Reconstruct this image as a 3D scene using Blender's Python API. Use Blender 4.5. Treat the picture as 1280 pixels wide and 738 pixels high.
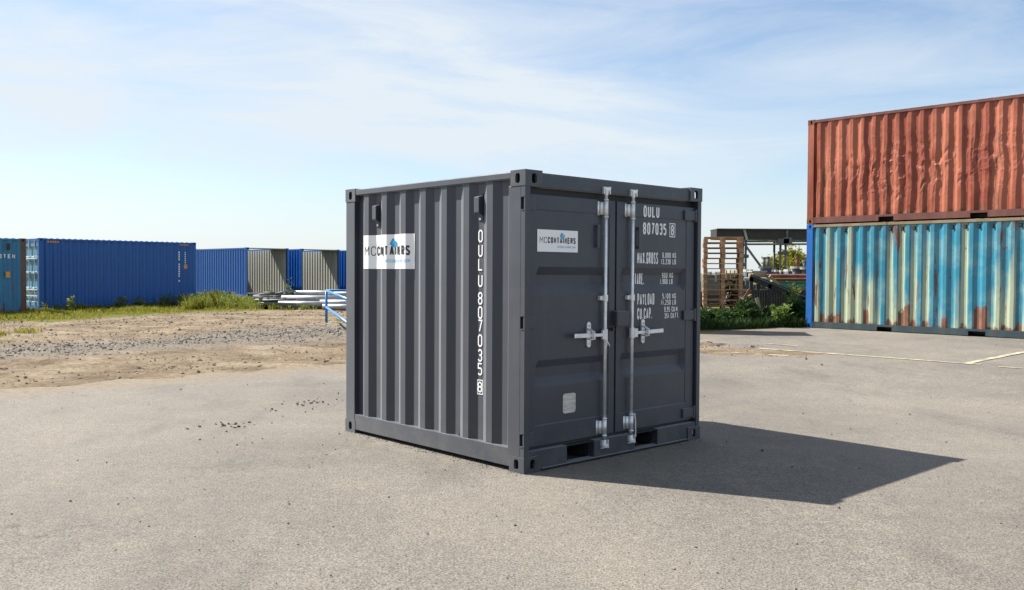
import bpy, bmesh, math, random
import numpy as np
from mathutils import Vector, Matrix, noise

random.seed(7); rng = np.random.default_rng(7)
S = bpy.context.scene
R = math.radians
for o in list(bpy.data.objects): bpy.data.objects.remove(o)

# ------------------------------------------------------------------ camera
F, PITCH, ROLL, CAMH = 1128.29, 0.025617, 0.0052876, 1.50172     # focal length in photo pixels (1280 wide)
fw = np.array([0, math.cos(PITCH), -math.sin(PITCH)]); up0 = np.array([0, math.sin(PITCH), math.cos(PITCH)])
rt = np.array([1, 0, 0]) * math.cos(ROLL) + up0 * math.sin(ROLL)
upv = -np.array([1, 0, 0]) * math.sin(ROLL) + up0 * math.cos(ROLL)
cam = bpy.data.cameras.new('camera'); camo = bpy.data.objects.new('camera', cam); S.collection.objects.link(camo)
cam.sensor_width = 36; cam.lens = F / 1280 * 36; cam.clip_end = 6000; cam.clip_start = 0.1
camo.matrix_world = Matrix(((rt[0], upv[0], -fw[0], 0), (rt[1], upv[1], -fw[1], 0), (rt[2], upv[2], -fw[2], CAMH), (0, 0, 0, 1)))
S.camera = camo

# ------------------------------------------------------------------ sky and sun
SUN_AZ, SUN_EL = 156.6, 46.2        # azimuth counter-clockwise from +X
sd = Vector((math.cos(R(SUN_AZ)) * math.cos(R(SUN_EL)), math.sin(R(SUN_AZ)) * math.cos(R(SUN_EL)), math.sin(R(SUN_EL))))
W = bpy.data.worlds.new('World'); S.world = W; W.use_nodes = True
nt = W.node_tree; nt.nodes.clear()
def N(t, kind, **kw):
    n = t.nodes.new(kind)
    for k, v in kw.items():
        if k == 'inp':
            for a, b in v.items(): n.inputs[a].default_value = b
        else: setattr(n, k, v)
    return n
L = lambda t, a, b: t.links.new(a, b)
sky = N(nt, 'ShaderNodeTexSky', sky_type='NISHITA', sun_disc=False, sun_elevation=R(SUN_EL), sun_rotation=R(90 - SUN_AZ), altitude=0, air_density=1.0, dust_density=0.5, ozone_density=3.0)
bg = N(nt, 'ShaderNodeBackground', inp={'Strength': 0.070}); wo = N(nt, 'ShaderNodeOutputWorld')
tc = N(nt, 'ShaderNodeTexCoord'); sx = N(nt, 'ShaderNodeSeparateXYZ'); L(nt, tc.outputs['Generated'], sx.inputs[0])
zz = N(nt, 'ShaderNodeMath', operation='MAXIMUM', inp={1: 0.0}); L(nt, sx.outputs['Z'], zz.inputs[0])
mp = N(nt, 'ShaderNodeMapping', inp={'Scale': (1.5, 1.5, 7.0), 'Rotation': (R(4), R(-9), 0), 'Location': (0.35, 2.1, 0.4)}); L(nt, tc.outputs['Generated'], mp.inputs[0])
n1 = N(nt, 'ShaderNodeTexNoise', inp={'Scale': 1.7, 'Detail': 9, 'Roughness': 0.60, 'Distortion': 0.7}); L(nt, mp.outputs[0], n1.inputs['Vector'])
n2 = N(nt, 'ShaderNodeTexNoise', inp={'Scale': 0.9, 'Detail': 3, 'Roughness': 0.5}); L(nt, mp.outputs[0], n2.inputs['Vector'])
mm = N(nt, 'ShaderNodeMath', operation='MULTIPLY'); L(nt, n1.outputs['Fac'], mm.inputs[0]); L(nt, n2.outputs['Fac'], mm.inputs[1])
cr = N(nt, 'ShaderNodeValToRGB'); cr.color_ramp.elements[0].position = 0.150; cr.color_ramp.elements[1].position = 0.34
cr.color_ramp.elements[0].color = (0.10, 0.10, 0.10, 1); cr.color_ramp.elements[1].color = (0.95, 0.95, 0.95, 1)
L(nt, mm.outputs[0], cr.inputs[0])
hz = N(nt, 'ShaderNodeMapRange', inp={'From Min': 0.0, 'From Max': 0.17, 'To Min': 0.75, 'To Max': 0.0}); hz.interpolation_type = 'SMOOTHSTEP'; L(nt, zz.outputs[0], hz.inputs[0])
mxf = N(nt, 'ShaderNodeMath', operation='MAXIMUM'); L(nt, hz.outputs[0], mxf.inputs[0]); L(nt, cr.outputs['Color'], mxf.inputs[1])
mx = N(nt, 'ShaderNodeMix', data_type='RGBA'); L(nt, mxf.outputs[0], mx.inputs['Factor'])
L(nt, sky.outputs[0], mx.inputs['A']); mx.inputs['B'].default_value = (5.0, 5.45, 5.85, 1)
L(nt, mx.outputs['Result'], bg.inputs[0]); L(nt, bg.outputs[0], wo.inputs[0])
sl = bpy.data.lights.new('sun', 'SUN'); sl.energy = 5.0; sl.angle = R(0.53); sl.color = (1, 0.94, 0.85)
so = bpy.data.objects.new('sun', sl); S.collection.objects.link(so)
so.rotation_euler = (-sd).to_track_quat('-Z', 'Y').to_euler()
S.view_settings.view_transform = 'Standard'; S.view_settings.look = 'None'; S.view_settings.exposure = 1.2; S.view_settings.gamma = 1

# ------------------------------------------------------------------ helpers
YAW = 0.745342
A2 = np.array([math.cos(YAW), math.sin(YAW)]); B2 = np.array([-math.sin(YAW), math.cos(YAW)])   # the yard's two directions
P0 = np.array([-2.69, 14.58])                                                                     # a point on the asphalt's back edge
def ss(a, b, x):
    t = np.clip((np.asarray(x, float) - a) / (b - a), 0, 1); return t * t * (3 - 2 * t)
def g(x, y):                                                     # the yard rises a little towards the stacked containers
    q = A2[0] * np.asarray(x, float) + A2[1] * np.asarray(y, float)
    return 0.14 * ss(10, 20, q) * ss(-2, 4, x) + 0.1 * ss(36, 46, y) * (1 - ss(-6, 0, x))
def ray(u, v): return fw + rt * ((u - 640) / F) + upv * ((369 - v) / F)
def pix(u, v, dz=0.0):                                           # ground point seen at a photo pixel
    d = ray(u, v); z = 0.0
    for _ in range(12):
        t = (z + dz - CAMH) / d[2]; x, y = d[0] * t, d[1] * t; z = float(g(x, y))
    return x, y, z
def at(u, v, Y):                                                 # point at depth Y along a pixel's ray
    d = ray(u, v); t = Y / d[1]; return Vector((d[0] * t, Y, CAMH + d[2] * t))
def project(P):
    X = np.asarray(P, float) - np.array([0, 0, CAMH]); d = X @ fw; d = np.where(np.abs(d) < 1e-3, 1e-3, d)
    return 640 + F * (X @ rt) / d, 369 - F * (X @ upv) / d, d

class MB:
    def __init__(s): s.v = []; s.f = []
    def add(s, vs, fs):
        o = len(s.v); s.v += [tuple(p) for p in vs]; s.f += [tuple(i + o for i in q) for q in fs]; return s
    def box(s, a, b, M=None):
        (x0, y0, z0), (x1, y1, z1) = a, b
        x0, x1 = min(x0, x1), max(x0, x1); y0, y1 = min(y0, y1), max(y0, y1); z0, z1 = min(z0, z1), max(z0, z1)
        vs = [(x0, y0, z0), (x1, y0, z0), (x1, y1, z0), (x0, y1, z0), (x0, y0, z1), (x1, y0, z1), (x1, y1, z1), (x0, y1, z1)]
        if M: vs = [M @ Vector(p) for p in vs]
        return s.add(vs, [(3, 2, 1, 0), (4, 5, 6, 7), (0, 1, 5, 4), (1, 2, 6, 5), (2, 3, 7, 6), (3, 0, 4, 7)])
    def bar(s, p, q, w, h, upd=(0, 0, 1)):                       # a box between two points
        p, q = Vector(p), Vector(q); d = (q - p); l = d.length; d.normalize()
        u = Vector(upd); r = d.cross(u)
        if r.length < 1e-4: u = Vector((1, 0, 0)); r = d.cross(u)
        r.normalize(); u = r.cross(d)
        M = Matrix((( d[0], r[0], u[0], p[0]), (d[1], r[1], u[1], p[1]), (d[2], r[2], u[2], p[2]), (0, 0, 0, 1)))
        return s.box((0, -w / 2, -h / 2), (l, w / 2, h / 2), M)
    def tube(s, pts, r, n=10, cap=True):
        pts = [Vector(p) for p in pts]; k = len(pts); rs = r if isinstance(r, (list, tuple)) else [r] * k
        vs = []; fs = []; prev = None
        for i, p in enumerate(pts):
            t = (pts[min(i + 1, k - 1)] - pts[max(i - 1, 0)]).normalized()
            if prev is None:
                x = t.cross(Vector((0, 0, 1)))
                if x.length < 1e-3: x = t.cross(Vector((1, 0, 0)))
            else: x = prev - t * prev.dot(t)
            x.normalize(); prev = x; y = t.cross(x)
            for j in range(n):
                a = 2 * math.pi * j / n; vs.append(p + (x * math.cos(a) + y * math.sin(a)) * rs[i])
        for i in range(k - 1):
            for j in range(n):
                a, b = i * n + j, i * n + (j + 1) % n; fs.append((a, b, b + n, a + n))
        if cap: fs.append(tuple(range(n))[::-1]); fs.append(tuple(range((k - 1) * n, k * n)))
        return s.add(vs, fs)
    def ring(s, p, q, r0, r1, n=14):                              # an open hollow pipe
        p, q = Vector(p), Vector(q); t = (q - p).normalized(); x = t.cross(Vector((0, 0, 1)))
        if x.length < 1e-3: x = Vector((1, 0, 0))
        x.normalize(); y = t.cross(x); vs = []; fs = []
        for (c, r) in ((p, r0), (q, r0), (q, r1), (p, r1)):
            for j in range(n):
                a = 2 * math.pi * j / n; vs.append(c + (x * math.cos(a) + y * math.sin(a)) * r)
        for i in range(4):
            for j in range(n):
                a, b, k = i * n + j, i * n + (j + 1) % n, (i + 1) % 4
                fs.append((a, b, k * n + (j + 1) % n, k * n + j))
        return s.add(vs, fs)
    def mesh(s, name, mat=None, smooth=False):
        me = bpy.data.meshes.new(name); me.from_pydata(s.v, [], s.f); me.update()
        if mat: me.materials.append(mat)
        if smooth: me.polygons.foreach_set('use_smooth', [True] * len(me.polygons))
        return me
    def build(s, name, mat=None, parent=None, smooth=False, bevel=0):
        o = link(name, s.mesh(name, mat, smooth), parent)
        if bevel:
            m = o.modifiers.new('bevel', 'BEVEL'); m.width = bevel; m.segments = 2; m.limit_method = 'ANGLE'
        return o
def link(name, data, parent=None):
    o = bpy.data.objects.new(name, data); S.collection.objects.link(o)
    if parent: o.parent = parent
    return o
def tag(o, label, cat, group=None, kind=None):
    o['label'] = label
    if cat: o['category'] = cat
    if group: o['group'] = group
    if kind: o['kind'] = kind
    return o
def thing(name, label, cat, loc=(0, 0, 0), rz=0, group=None):
    o = link(name, None); o.location = loc; o.rotation_euler = (0, 0, rz); o.empty_display_size = .2
    return tag(o, label, cat, group)
def copy_tree(o, parent=None):
    c = o.copy(); S.collection.objects.link(c); c.parent = parent
    for ch in list(o.children): copy_tree(ch, c)
    return c

# ------------------------------------------------------------------ materials
def mat(name, col, rough=.5, metal=0, spec=.5):
    m = bpy.data.materials.new(name); m.use_nodes = True; b = m.node_tree.nodes['Principled BSDF']
    b.inputs['Base Color'].default_value = (*col, 1); b.inputs['Roughness'].default_value = rough
    b.inputs['Metallic'].default_value = metal; b.inputs['Specular IOR Level'].default_value = spec
    return m
def nodes(m): return m.node_tree, m.node_tree.nodes['Principled BSDF']
def noise_tex(t, scale, detail=6, rough=.55, src='Object', stretch=None, rot=None, dist=0):
    tc = N(t, 'ShaderNodeTexCoord'); v = tc.outputs[src]
    if stretch:
        mpn = N(t, 'ShaderNodeMapping', inp={'Scale': stretch}); L(t, v, mpn.inputs[0]); v = mpn.outputs[0]
        if rot: mpn.inputs['Rotation'].default_value = rot
    n = N(t, 'ShaderNodeTexNoise', inp={'Scale': scale, 'Detail': detail, 'Roughness': rough, 'Distortion': dist}); L(t, v, n.inputs['Vector'])
    return n.outputs['Fac']
def ramp(t, fac, stops):
    r = N(t, 'ShaderNodeValToRGB'); e = r.color_ramp.elements
    while len(e) < len(stops): e.new(.5)
    for i, (p, c) in enumerate(stops):
        e[i].position = p; e[i].color = (*c, 1) if isinstance(c, (tuple, list)) else (c, c, c, 1)
    L(t, fac, r.inputs[0]); return r.outputs['Color']
def mix(t, fac, a, b, mode='MIX'):
    m = N(t, 'ShaderNodeMix', data_type='RGBA', blend_type=mode)
    for k, s in (('Factor', fac), ('A', a), ('B', b)):
        if isinstance(s, (int, float)): m.inputs[k].default_value = s
        elif isinstance(s, tuple): m.inputs[k].default_value = (*s, 1)
        else: L(t, s, m.inputs[k])
    return m.outputs['Result']
def bump(t, b, h, strength=.3, dist=.01):
    n = N(t, 'ShaderNodeBump', inp={'Strength': strength, 'Distance': dist}); L(t, h, n.inputs['Height']); L(t, n.outputs[0], b.inputs['Normal'])
def mathn(t, op, a, b=None, clamp=False):
    n = N(t, 'ShaderNodeMath', operation=op, use_clamp=clamp)
    for i, s in enumerate((a, b)):
        if s is None: continue
        if isinstance(s, (int, float)): n.inputs[i].default_value = s
        else: L(t, s, n.inputs[i])
    return n.outputs[0]
M = {}
def paint(name, col, rough=.4, var=.12, spec=.5, bs=.08):        # sprayed container paint with faint dust and orange peel
    m = mat(name, col, rough, 0, spec); t, b = nodes(m)
    dust = ramp(t, noise_tex(t, 1.7, 8, .62), [(.35, 0.0), (.8, 1.0)])
    c = mix(t, mathn(t, 'MULTIPLY', dust, var), col, (.30, .29, .27)); L(t, c, b.inputs['Base Color'])
    rr = ramp(t, noise_tex(t, 3.5, 5), [(.3, rough - .07), (.75, rough + .1)]); L(t, rr, b.inputs['Roughness'])
    bump(t, b, noise_tex(t, 9, 3), bs, .01); return m
M['anth'] = paint('anthracite_paint', (.021, .025, .038), .42, .02, .6)
t, b = nodes(M['anth']); src_ = b.inputs['Base Color'].links[0].from_socket; tco = N(t, 'ShaderNodeTexCoord'); szo = N(t, 'ShaderNodeSeparateXYZ'); L(t, tco.outputs['Object'], szo.inputs[0])
foot = mathn(t, 'SUBTRACT', 1.0, mathn(t, 'DIVIDE', szo.outputs['Z'], .34), True); foot = mathn(t, 'MULTIPLY', foot, ramp(t, noise_tex(t, 5, 7, .7), [(.40, 0.0), (.72, .38)]))
runs = mathn(t, 'MULTIPLY', ramp(t, noise_tex(t, 7, 6, .65, stretch=(1, 1, .06)), [(.58, 0.0), (.72, 1.0)]), .05)
L(t, mix(t, mathn(t, 'ADD', foot, runs, True), src_, (.17, .15, .125)), b.inputs['Base Color'])
wav = N(t, 'ShaderNodeBump', inp={'Strength': .22, 'Distance': .02}); L(t, noise_tex(t, 2.2, 2), wav.inputs['Height']); L(t, b.inputs['Normal'].links[0].from_socket, wav.inputs['Normal']); L(t, wav.outputs[0], b.inputs['Normal'])
b.inputs['Sheen Tint'].default_value = (.86, .93, 1, 1)
for k_, v_ in (('Sheen Weight', .42), ('Sheen Roughness', .42)): M['anth'].node_tree.nodes['Principled BSDF'].inputs[k_].default_value = v_
M['galv'] = mat('galvanised_steel', (.72, .73, .74), .38, .55)
t, b = nodes(M['galv']); L(t, ramp(t, noise_tex(t, 18, 3), [(.3, (.62, .63, .65)), (.7, (.80, .81, .82))]), b.inputs['Base Color'])
M['rubber'] = mat('black_rubber', (.012, .012, .013), .7)
M['dark'] = mat('dark_steel', (.02, .021, .023), .6)
M['vinyl'] = mat('white_vinyl', (.80, .80, .80), .35)
M['ltr'] = mat('white_lettering', (.78, .78, .77), .5)
M['ink'] = mat('black_print', (.02, .02, .022), .4)
M['inkgrey'] = mat('grey_print', (.09, .09, .095), .4)
M['inkblue'] = mat('blue_print', (.02, .28, .55), .4)
M['inkpale'] = mat('pale_blue_print', (.25, .50, .72), .4)
M['plate'] = mat('stamped_plate', (.62, .58, .54), .42, .35)
t, b = nodes(M['plate']); L(t, ramp(t, noise_tex(t, 30, 4, stretch=(.3, 1, 1.6)), [(.35, (.40, .37, .35)), (.6, (.58, .56, .54))]), b.inputs['Base Color'])
M['interior'] = paint('pale_interior', (.32, .32, .28), .5, .1)

def rusty(name, base, pale, rust_amt, hi=2.3, lo=.15, drip=1.0, rough=.5, palethr=(.45, .65), seed=0.0, ribs=False):
    """aged corrugated paint: faded vertical bands, rust creeping up from the bottom rail, drips and speckle"""
    m = mat(name, base, rough); t, b = nodes(m)
    tc = N(t, 'ShaderNodeTexCoord'); ad = N(t, 'ShaderNodeVectorMath', operation='ADD'); L(t, tc.outputs['Object'], ad.inputs[0]); ad.inputs[1].default_value = (seed, seed * 1.7, 0)
    def nz(scale, st, det=5, ro=.55):
        mpn = N(t, 'ShaderNodeMapping', inp={'Scale': st}); L(t, ad.outputs[0], mpn.inputs[0])
        n = N(t, 'ShaderNodeTexNoise', inp={'Scale': scale, 'Detail': det, 'Roughness': ro}); L(t, mpn.outputs[0], n.inputs['Vector']); return n.outputs['Fac']
    fade = ramp(t, nz(2.6, (1, 1, .10), 4), [(palethr[0], 0.0), (palethr[1], 1.0)])
    c = mix(t, fade, base, pale)
    if ribs:
        sxr = N(t, 'ShaderNodeSeparateXYZ'); L(t, tc.outputs['Object'], sxr.inputs[0])
        rid = mathn(t, 'FLOOR', mathn(t, 'DIVIDE', mathn(t, 'SUBTRACT', sxr.outputs['X'], .226), .139)); wn = N(t, 'ShaderNodeTexWhiteNoise', noise_dimensions='1D'); L(t, rid, wn.inputs['W']); wc = N(t, 'ShaderNodeSeparateColor'); L(t, wn.outputs['Color'], wc.inputs[0])
        zz_ = mathn(t, 'MULTIPLY', mathn(t, 'SUBTRACT', 1.6, sxr.outputs['Z']), .22)
        pf = ramp(t, mathn(t, 'ADD', mathn(t, 'ADD', mathn(t, 'MULTIPLY', wc.outputs['Red'], .9), zz_), mathn(t, 'MULTIPLY', mathn(t, 'SUBTRACT', nz(2.2, (1, 1, .25), 6, .65), .5), .7)), [(.50, 0.0), (.72, 1.0)])
        c = mix(t, pf, mix(t, wc.outputs['Blue'], tuple(x * .8 for x in base), tuple(x * 1.3 for x in base)), pale)
    c = mix(t, mathn(t, 'MULTIPLY', ramp(t, nz(1.6, (1, 1, 1), 7, .65), [(.45, 0.0), (.75, 1.0)]), .35), c, tuple(min(1, x * 1.4 + .015) for x in pale))
    sz = N(t, 'ShaderNodeSeparateXYZ'); L(t, tc.outputs['Object'], sz.inputs[0])
    colh = ramp(t, nz(4.6, (1, 1, .03), 1), [(.50, 0.0), (.66, 1.0)])                # how high rust climbs on each rib
    colh = mathn(t, 'MULTIPLY', colh, mathn(t, 'MULTIPLY', ramp(t, nz(1.3, (1, 1, .03), 1), [(.35, .2), (.65, 1.0)]), 1.1 * rust_amt)); colh = mathn(t, 'ADD', colh, lo + .06)
    if ribs: colh = mathn(t, 'ADD', mathn(t, 'MULTIPLY', mathn(t, 'POWER', wc.outputs['Green'], 2.6), .62), lo + .08)
    edge = mathn(t, 'SUBTRACT', colh, sz.outputs['Z']); edge = mathn(t, 'ADD', edge, mathn(t, 'MULTIPLY', mathn(t, 'SUBTRACT', nz(9, (1, 1, .5), 6, .7), .5), .55))
    mk = mathn(t, 'MULTIPLY', edge, 14, True)
    streak = ramp(t, nz(4.2, (1, 1, .13), 6, .68), [(.595, 0.0), (.635, 1.0)])
    spots = ramp(t, nz(5.5, (1, 1, .55), 8, .72), [(.63, 0.0), (.67, 1.0)])
    mk2 = mathn(t, 'MAXIMUM', mathn(t, 'MULTIPLY', streak, drip), mathn(t, 'MULTIPLY', spots, min(1, drip)), True)
    mk = mathn(t, 'MAXIMUM', mk, mk2, True)
    rc = ramp(t, nz(7, (1, 1, .6), 7, .7), [(.3, (.055, .022, .014)), (.55, (.16, .055, .025)), (.75, (.33, .11, .035))])
    c = mix(t, mathn(t, 'MULTIPLY', mk, .93), c, rc); L(t, c, b.inputs['Base Color'])
    L(t, mathn(t, 'ADD', mathn(t, 'MULTIPLY', mk, .35), rough), b.inputs['Roughness'])
    bump(t, b, nz(14, (1, 1, .6), 6), .18, .015)
    return m
M['red'] = rusty('faded_red_paint', (.18, .032, .013), (.33, .098, .052), .28, drip=.8, palethr=(.42, .60), rough=.5)
M['redrail'] = rusty('red_brown_rail', (.11, .035, .028), (.15, .06, .045), .0, lo=-1, drip=.6)
M['teal'] = rusty('weathered_blue_paint', (.024, .17, .25), (.30, .345, .245), .85, lo=.10, drip=1.0, palethr=(.46, .64), rough=.4, seed=3.1, ribs=True)
M['tealrail'] = rusty('weathered_rail', (.022, .045, .055), (.045, .065, .07), .0, lo=-1, drip=.5)
M['tealtop'] = rusty('rusty_top_rail', (.20, .15, .085), (.26, .20, .12), .0, lo=-1, drip=1)
M['bluepost'] = paint('bright_blue_paint', (.016, .12, .40), .35, .08)
M['navy'] = paint('navy_paint', (.005, .085, .32), .42, .004)
M['navydoor'] = paint('sunlit_blue_door', (.075, .24, .36), .4, .2)  # paler than the navy side: sunlight on the doors put into the colour
M['azure'] = rusty('azure_container_paint', (.020, .15, .30), (.04, .20, .30), .55, drip=.5, palethr=(.5, .8), seed=5)
M['rustpost'] = rusty('rusted_post', (.09, .05, .035), (.13, .085, .06), 2, drip=1)
M['rowblue'] = paint('row_blue_paint', (.006, .082, .33), .36, .0)
M['railblue'] = paint('handrail_blue', (.02, .16, .42), .35, .05)
M['orange'] = mat('orange_sticker', (.62, .27, .04), .5)

def wood(name, c0, c1):
    m = mat(name, c0, .75); t, b = nodes(m)
    oi = N(t, 'ShaderNodeObjectInfo'); col = ramp(t, noise_tex(t, 6, 6, .6, stretch=(.6, 5, 5)), [(.3, c0), (.7, c1)])
    v = N(t, 'ShaderNodeHueSaturation'); L(t, col, v.inputs['Color']); L(t, mathn(t, 'ADD', mathn(t, 'MULTIPLY', oi.outputs['Random'], .7), .65), v.inputs['Value']); L(t, v.outputs[0], b.inputs['Base Color']); return m
M['wood'] = wood('pallet_wood', (.30, .16, .08), (.48, .29, .16))
M['palewood'] = wood('pale_timber', (.22, .16, .095), (.32, .25, .16))
def simple(name, c0, c1, scale=4, rough=.55, metal=0):
    m = mat(name, c0, rough, metal); t, b = nodes(m); L(t, ramp(t, noise_tex(t, scale, 7, .65), [(.35, c0), (.68, c1)]), b.inputs['Base Color']); return m
M['greysteel'] = simple('grey_steel', (.06, .068, .072), (.14, .15, .15))
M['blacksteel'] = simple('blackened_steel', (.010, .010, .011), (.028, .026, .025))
M['rust'] = simple('rusty_steel', (.09, .034, .018), (.22, .09, .05), 5, .8)
M['greensteel'] = simple('green_steel', (.03, .14, .10), (.06, .22, .15))
M['pipe'] = simple('pale_pipe', (.22, .24, .27), (.36, .37, .37), 3, .45, .2)
M['whitejunk'] = simple('chalky_white', (.24, .235, .21), (.42, .40, .37))
M['bluejunk'] = simple('blue_grey_steel', (.04, .06, .11), (.16, .18, .23), 7)
M['roofdark'] = simple('dark_roof_sheet', (.012, .0135, .012), (.022, .024, .021))

def leafmat(name, c0, c1, c2):
    m = mat(name, c0, .55, 0, .3); t, b = nodes(m)
    ge = N(t, 'ShaderNodeNewGeometry'); L(t, ramp(t, ge.outputs['Random Per Island'], [(0, c0), (.55, c1), (1, c2)]), b.inputs['Base Color'])
    tr = N(t, 'ShaderNodeBsdfTranslucent'); L(t, ramp(t, ge.outputs['Random Per Island'], [(0, c1), (1, c2)]), tr.inputs[0])
    ms = N(t, 'ShaderNodeMixShader', inp={0: .38}); L(t, b.outputs[0], ms.inputs[1]); L(t, tr.outputs[0], ms.inputs[2])
    L(t, ms.outputs[0], t.nodes['Material Output'].inputs[0]); return m
M['grass'] = leafmat('lawn_grass', (.13, .155, .012), (.21, .225, .022), (.34, .30, .06))
M['weed'] = leafmat('weed_leaves', (.055, .095, .014), (.11, .16, .022), (.23, .23, .045))
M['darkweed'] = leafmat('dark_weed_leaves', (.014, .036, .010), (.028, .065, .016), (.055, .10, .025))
M['brightleaf'] = leafmat('bright_leaves', (.07, .13, .02), (.12, .20, .035), (.22, .28, .08))
M['stem'] = mat('green_stem', (.10, .14, .04), .6)
M['bark'] = simple('bark', (.06, .045, .03), (.12, .09, .06), 9, .85)

# asphalt: bleached binder, exposed aggregate, dusty sand drifts and stains
m = M['asphalt'] = mat('bleached_asphalt', (.3, .28, .25), .85, 0, .3); t, b = nodes(m)
c = ramp(t, noise_tex(t, .30, 7, .62), [(.34, (.126, .115, .101)), (.52, (.165, .150, .130)), (.66, (.196, .177, .150))])
c = mix(t, mathn(t, 'MULTIPLY', ramp(t, noise_tex(t, 1.3, 6, .7), [(.50, 0.0), (.66, 1.0)]), .55), c, (.205, .182, .150))
c = mix(t, mathn(t, 'MULTIPLY', ramp(t, noise_tex(t, .8, 5, .7, stretch=(1.2, .5, 1), rot=(0, 0, YAW)), [(.53, 0.0), (.66, 1.0)]), .5), c, (.100, .092, .082))
fine = noise_tex(t, 75, 3, .75); c = mix(t, .85, c, ramp(t, fine, [(.30, (.08, .08, .08)), (.5, (.5, .5, .5)), (.72, (.92, .92, .92))]), 'OVERLAY')
mid = noise_tex(t, 16, 4, .7); c = mix(t, .3, c, ramp(t, mid, [(.32, (.25, .25, .25)), (.68, (.75, .75, .75))]), 'OVERLAY')
vo = N(t, 'ShaderNodeTexVoronoi', feature='F1', inp={'Scale': 62.0}); tcv = N(t, 'ShaderNodeTexCoord'); L(t, tcv.outputs['Object'], vo.inputs['Vector'])
vsx = N(t, 'ShaderNodeSeparateColor'); L(t, vo.outputs['Color'], vsx.inputs[0])
spk = mathn(t, 'MULTIPLY', mathn(t, 'LESS_THAN', vo.outputs['Distance'], .26), mathn(t, 'GREATER_THAN', vsx.outputs['Red'], .70))
c = mix(t, mathn(t, 'MULTIPLY', spk, .75), c, ramp(t, vsx.outputs['Green'], [(0, (.045, .042, .040)), (.7, (.08, .075, .07)), (1, (.34, .32, .30))]))
atd = N(t, 'ShaderNodeAttribute', attribute_name='dust'); dm = ramp(t, mathn(t, 'ADD', atd.outputs['Fac'], mathn(t, 'MULTIPLY', mathn(t, 'SUBTRACT', noise_tex(t, 1.4, 9, .72), .5), 1.5)), [(.42, 0.0), (.85, 1.0)])
c = mix(t, mathn(t, 'MULTIPLY', dm, .85), c, ramp(t, noise_tex(t, 8, 8, .75), [(.3, (.115, .088, .06)), (.7, (.25, .205, .145))]))
vc = N(t, 'ShaderNodeTexVoronoi', feature='DISTANCE_TO_EDGE', inp={'Scale': .42}); wv = N(t, 'ShaderNodeVectorMath', operation='ADD'); nv = N(t, 'ShaderNodeTexNoise', inp={'Scale': 1.6, 'Detail': 6, 'Roughness': .65}); tcc = N(t, 'ShaderNodeTexCoord'); L(t, tcc.outputs['Object'], nv.inputs['Vector']); L(t, tcc.outputs['Object'], wv.inputs[0]); L(t, nv.outputs['Color'], wv.inputs[1]); L(t, wv.outputs[0], vc.inputs['Vector'])
ck = mathn(t, 'MULTIPLY', mathn(t, 'LESS_THAN', vc.outputs['Distance'], .0035), ramp(t, noise_tex(t, .6, 4, .6), [(.52, 0.0), (.60, .55)]))
c = mix(t, ck, c, (.06, .055, .048))
L(t, c, b.inputs['Base Color'])
hgt = mathn(t, 'ADD', mathn(t, 'MULTIPLY', fine, .7), mathn(t, 'ADD', mathn(t, 'MULTIPLY', mid, .5), mathn(t, 'MULTIPLY', noise_tex(t, 3.2, 4), .8)))
bump(t, b, hgt, .8, .014)
# bare ground: zones come from vertex attributes (grass, gravel)
m = M['soil'] = mat('sandy_soil', (.4, .33, .24), .95, 0, .1); t, b = nodes(m)
c = ramp(t, noise_tex(t, .8, 10, .72), [(.30, (.075, .054, .035)), (.44, (.17, .13, .088)), (.56, (.225, .18, .125)), (.72, (.30, .25, .18))])
c = mix(t, mathn(t, 'MULTIPLY', ramp(t, noise_tex(t, 1.2, 6, .7, stretch=(.35, 1.3, 1), rot=(0, 0, -YAW)), [(.47, 0.0), (.64, 1.0)]), .7), c, (.105, .076, .050))
c = mix(t, .7, c, ramp(t, noise_tex(t, 14, 6, .78), [(.3, (.12, .12, .12)), (.7, (.88, .88, .88))]), 'OVERLAY')
at1 = N(t, 'ShaderNodeAttribute', attribute_name='gravel'); at2 = N(t, 'ShaderNodeAttribute', attribute_name='grass')
gm = ramp(t, mathn(t, 'ADD', at1.outputs['Fac'], mathn(t, 'SUBTRACT', noise_tex(t, 1.5, 6, .7), .5)), [(.35, 0.0), (.75, 1.0)])
c = mix(t, mathn(t, 'MULTIPLY', gm, .6), c, ramp(t, noise_tex(t, 24, 4, .75), [(.3, (.09, .082, .073)), (.7, (.22, .205, .18))]))
gs = ramp(t, mathn(t, 'ADD', at2.outputs['Fac'], mathn(t, 'MULTIPLY', mathn(t, 'SUBTRACT', noise_tex(t, .8, 9, .75), .5), 2.2)), [(.55, 0.0), (.8, 1.0)])
c = mix(t, gs, c, ramp(t, noise_tex(t, 2.2, 7, .7), [(.3, (.07, .08, .018)), (.6, (.125, .13, .03)), (.8, (.20, .17, .075))]))
L(t, c, b.inputs['Base Color']); bump(t, b, noise_tex(t, 9, 8, .75), .8, .05)
m = M['stone'] = mat('crushed_stone', (.3, .3, .3), .85); t, b = nodes(m)
ge = N(t, 'ShaderNodeNewGeometry'); L(t, ramp(t, ge.outputs['Random Per Island'], [(0, (.07, .066, .06)), (.5, (.17, .158, .142)), (.85, (.25, .235, .21)), (1, (.33, .31, .28))]), b.inputs['Base Color'])
m = M['clod'] = mat('dry_clod', (.2, .15, .1), .95); t, b = nodes(m)
ge = N(t, 'ShaderNodeNewGeometry'); L(t, ramp(t, ge.outputs['Random Per Island'], [(0, (.07, .052, .036)), (.5, (.16, .125, .088)), (1, (.27, .23, .17))]), b.inputs['Base Color'])
m = M['pebble'] = mat('dark_pebble', (.1, .1, .1), .85); t, b = nodes(m)
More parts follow.
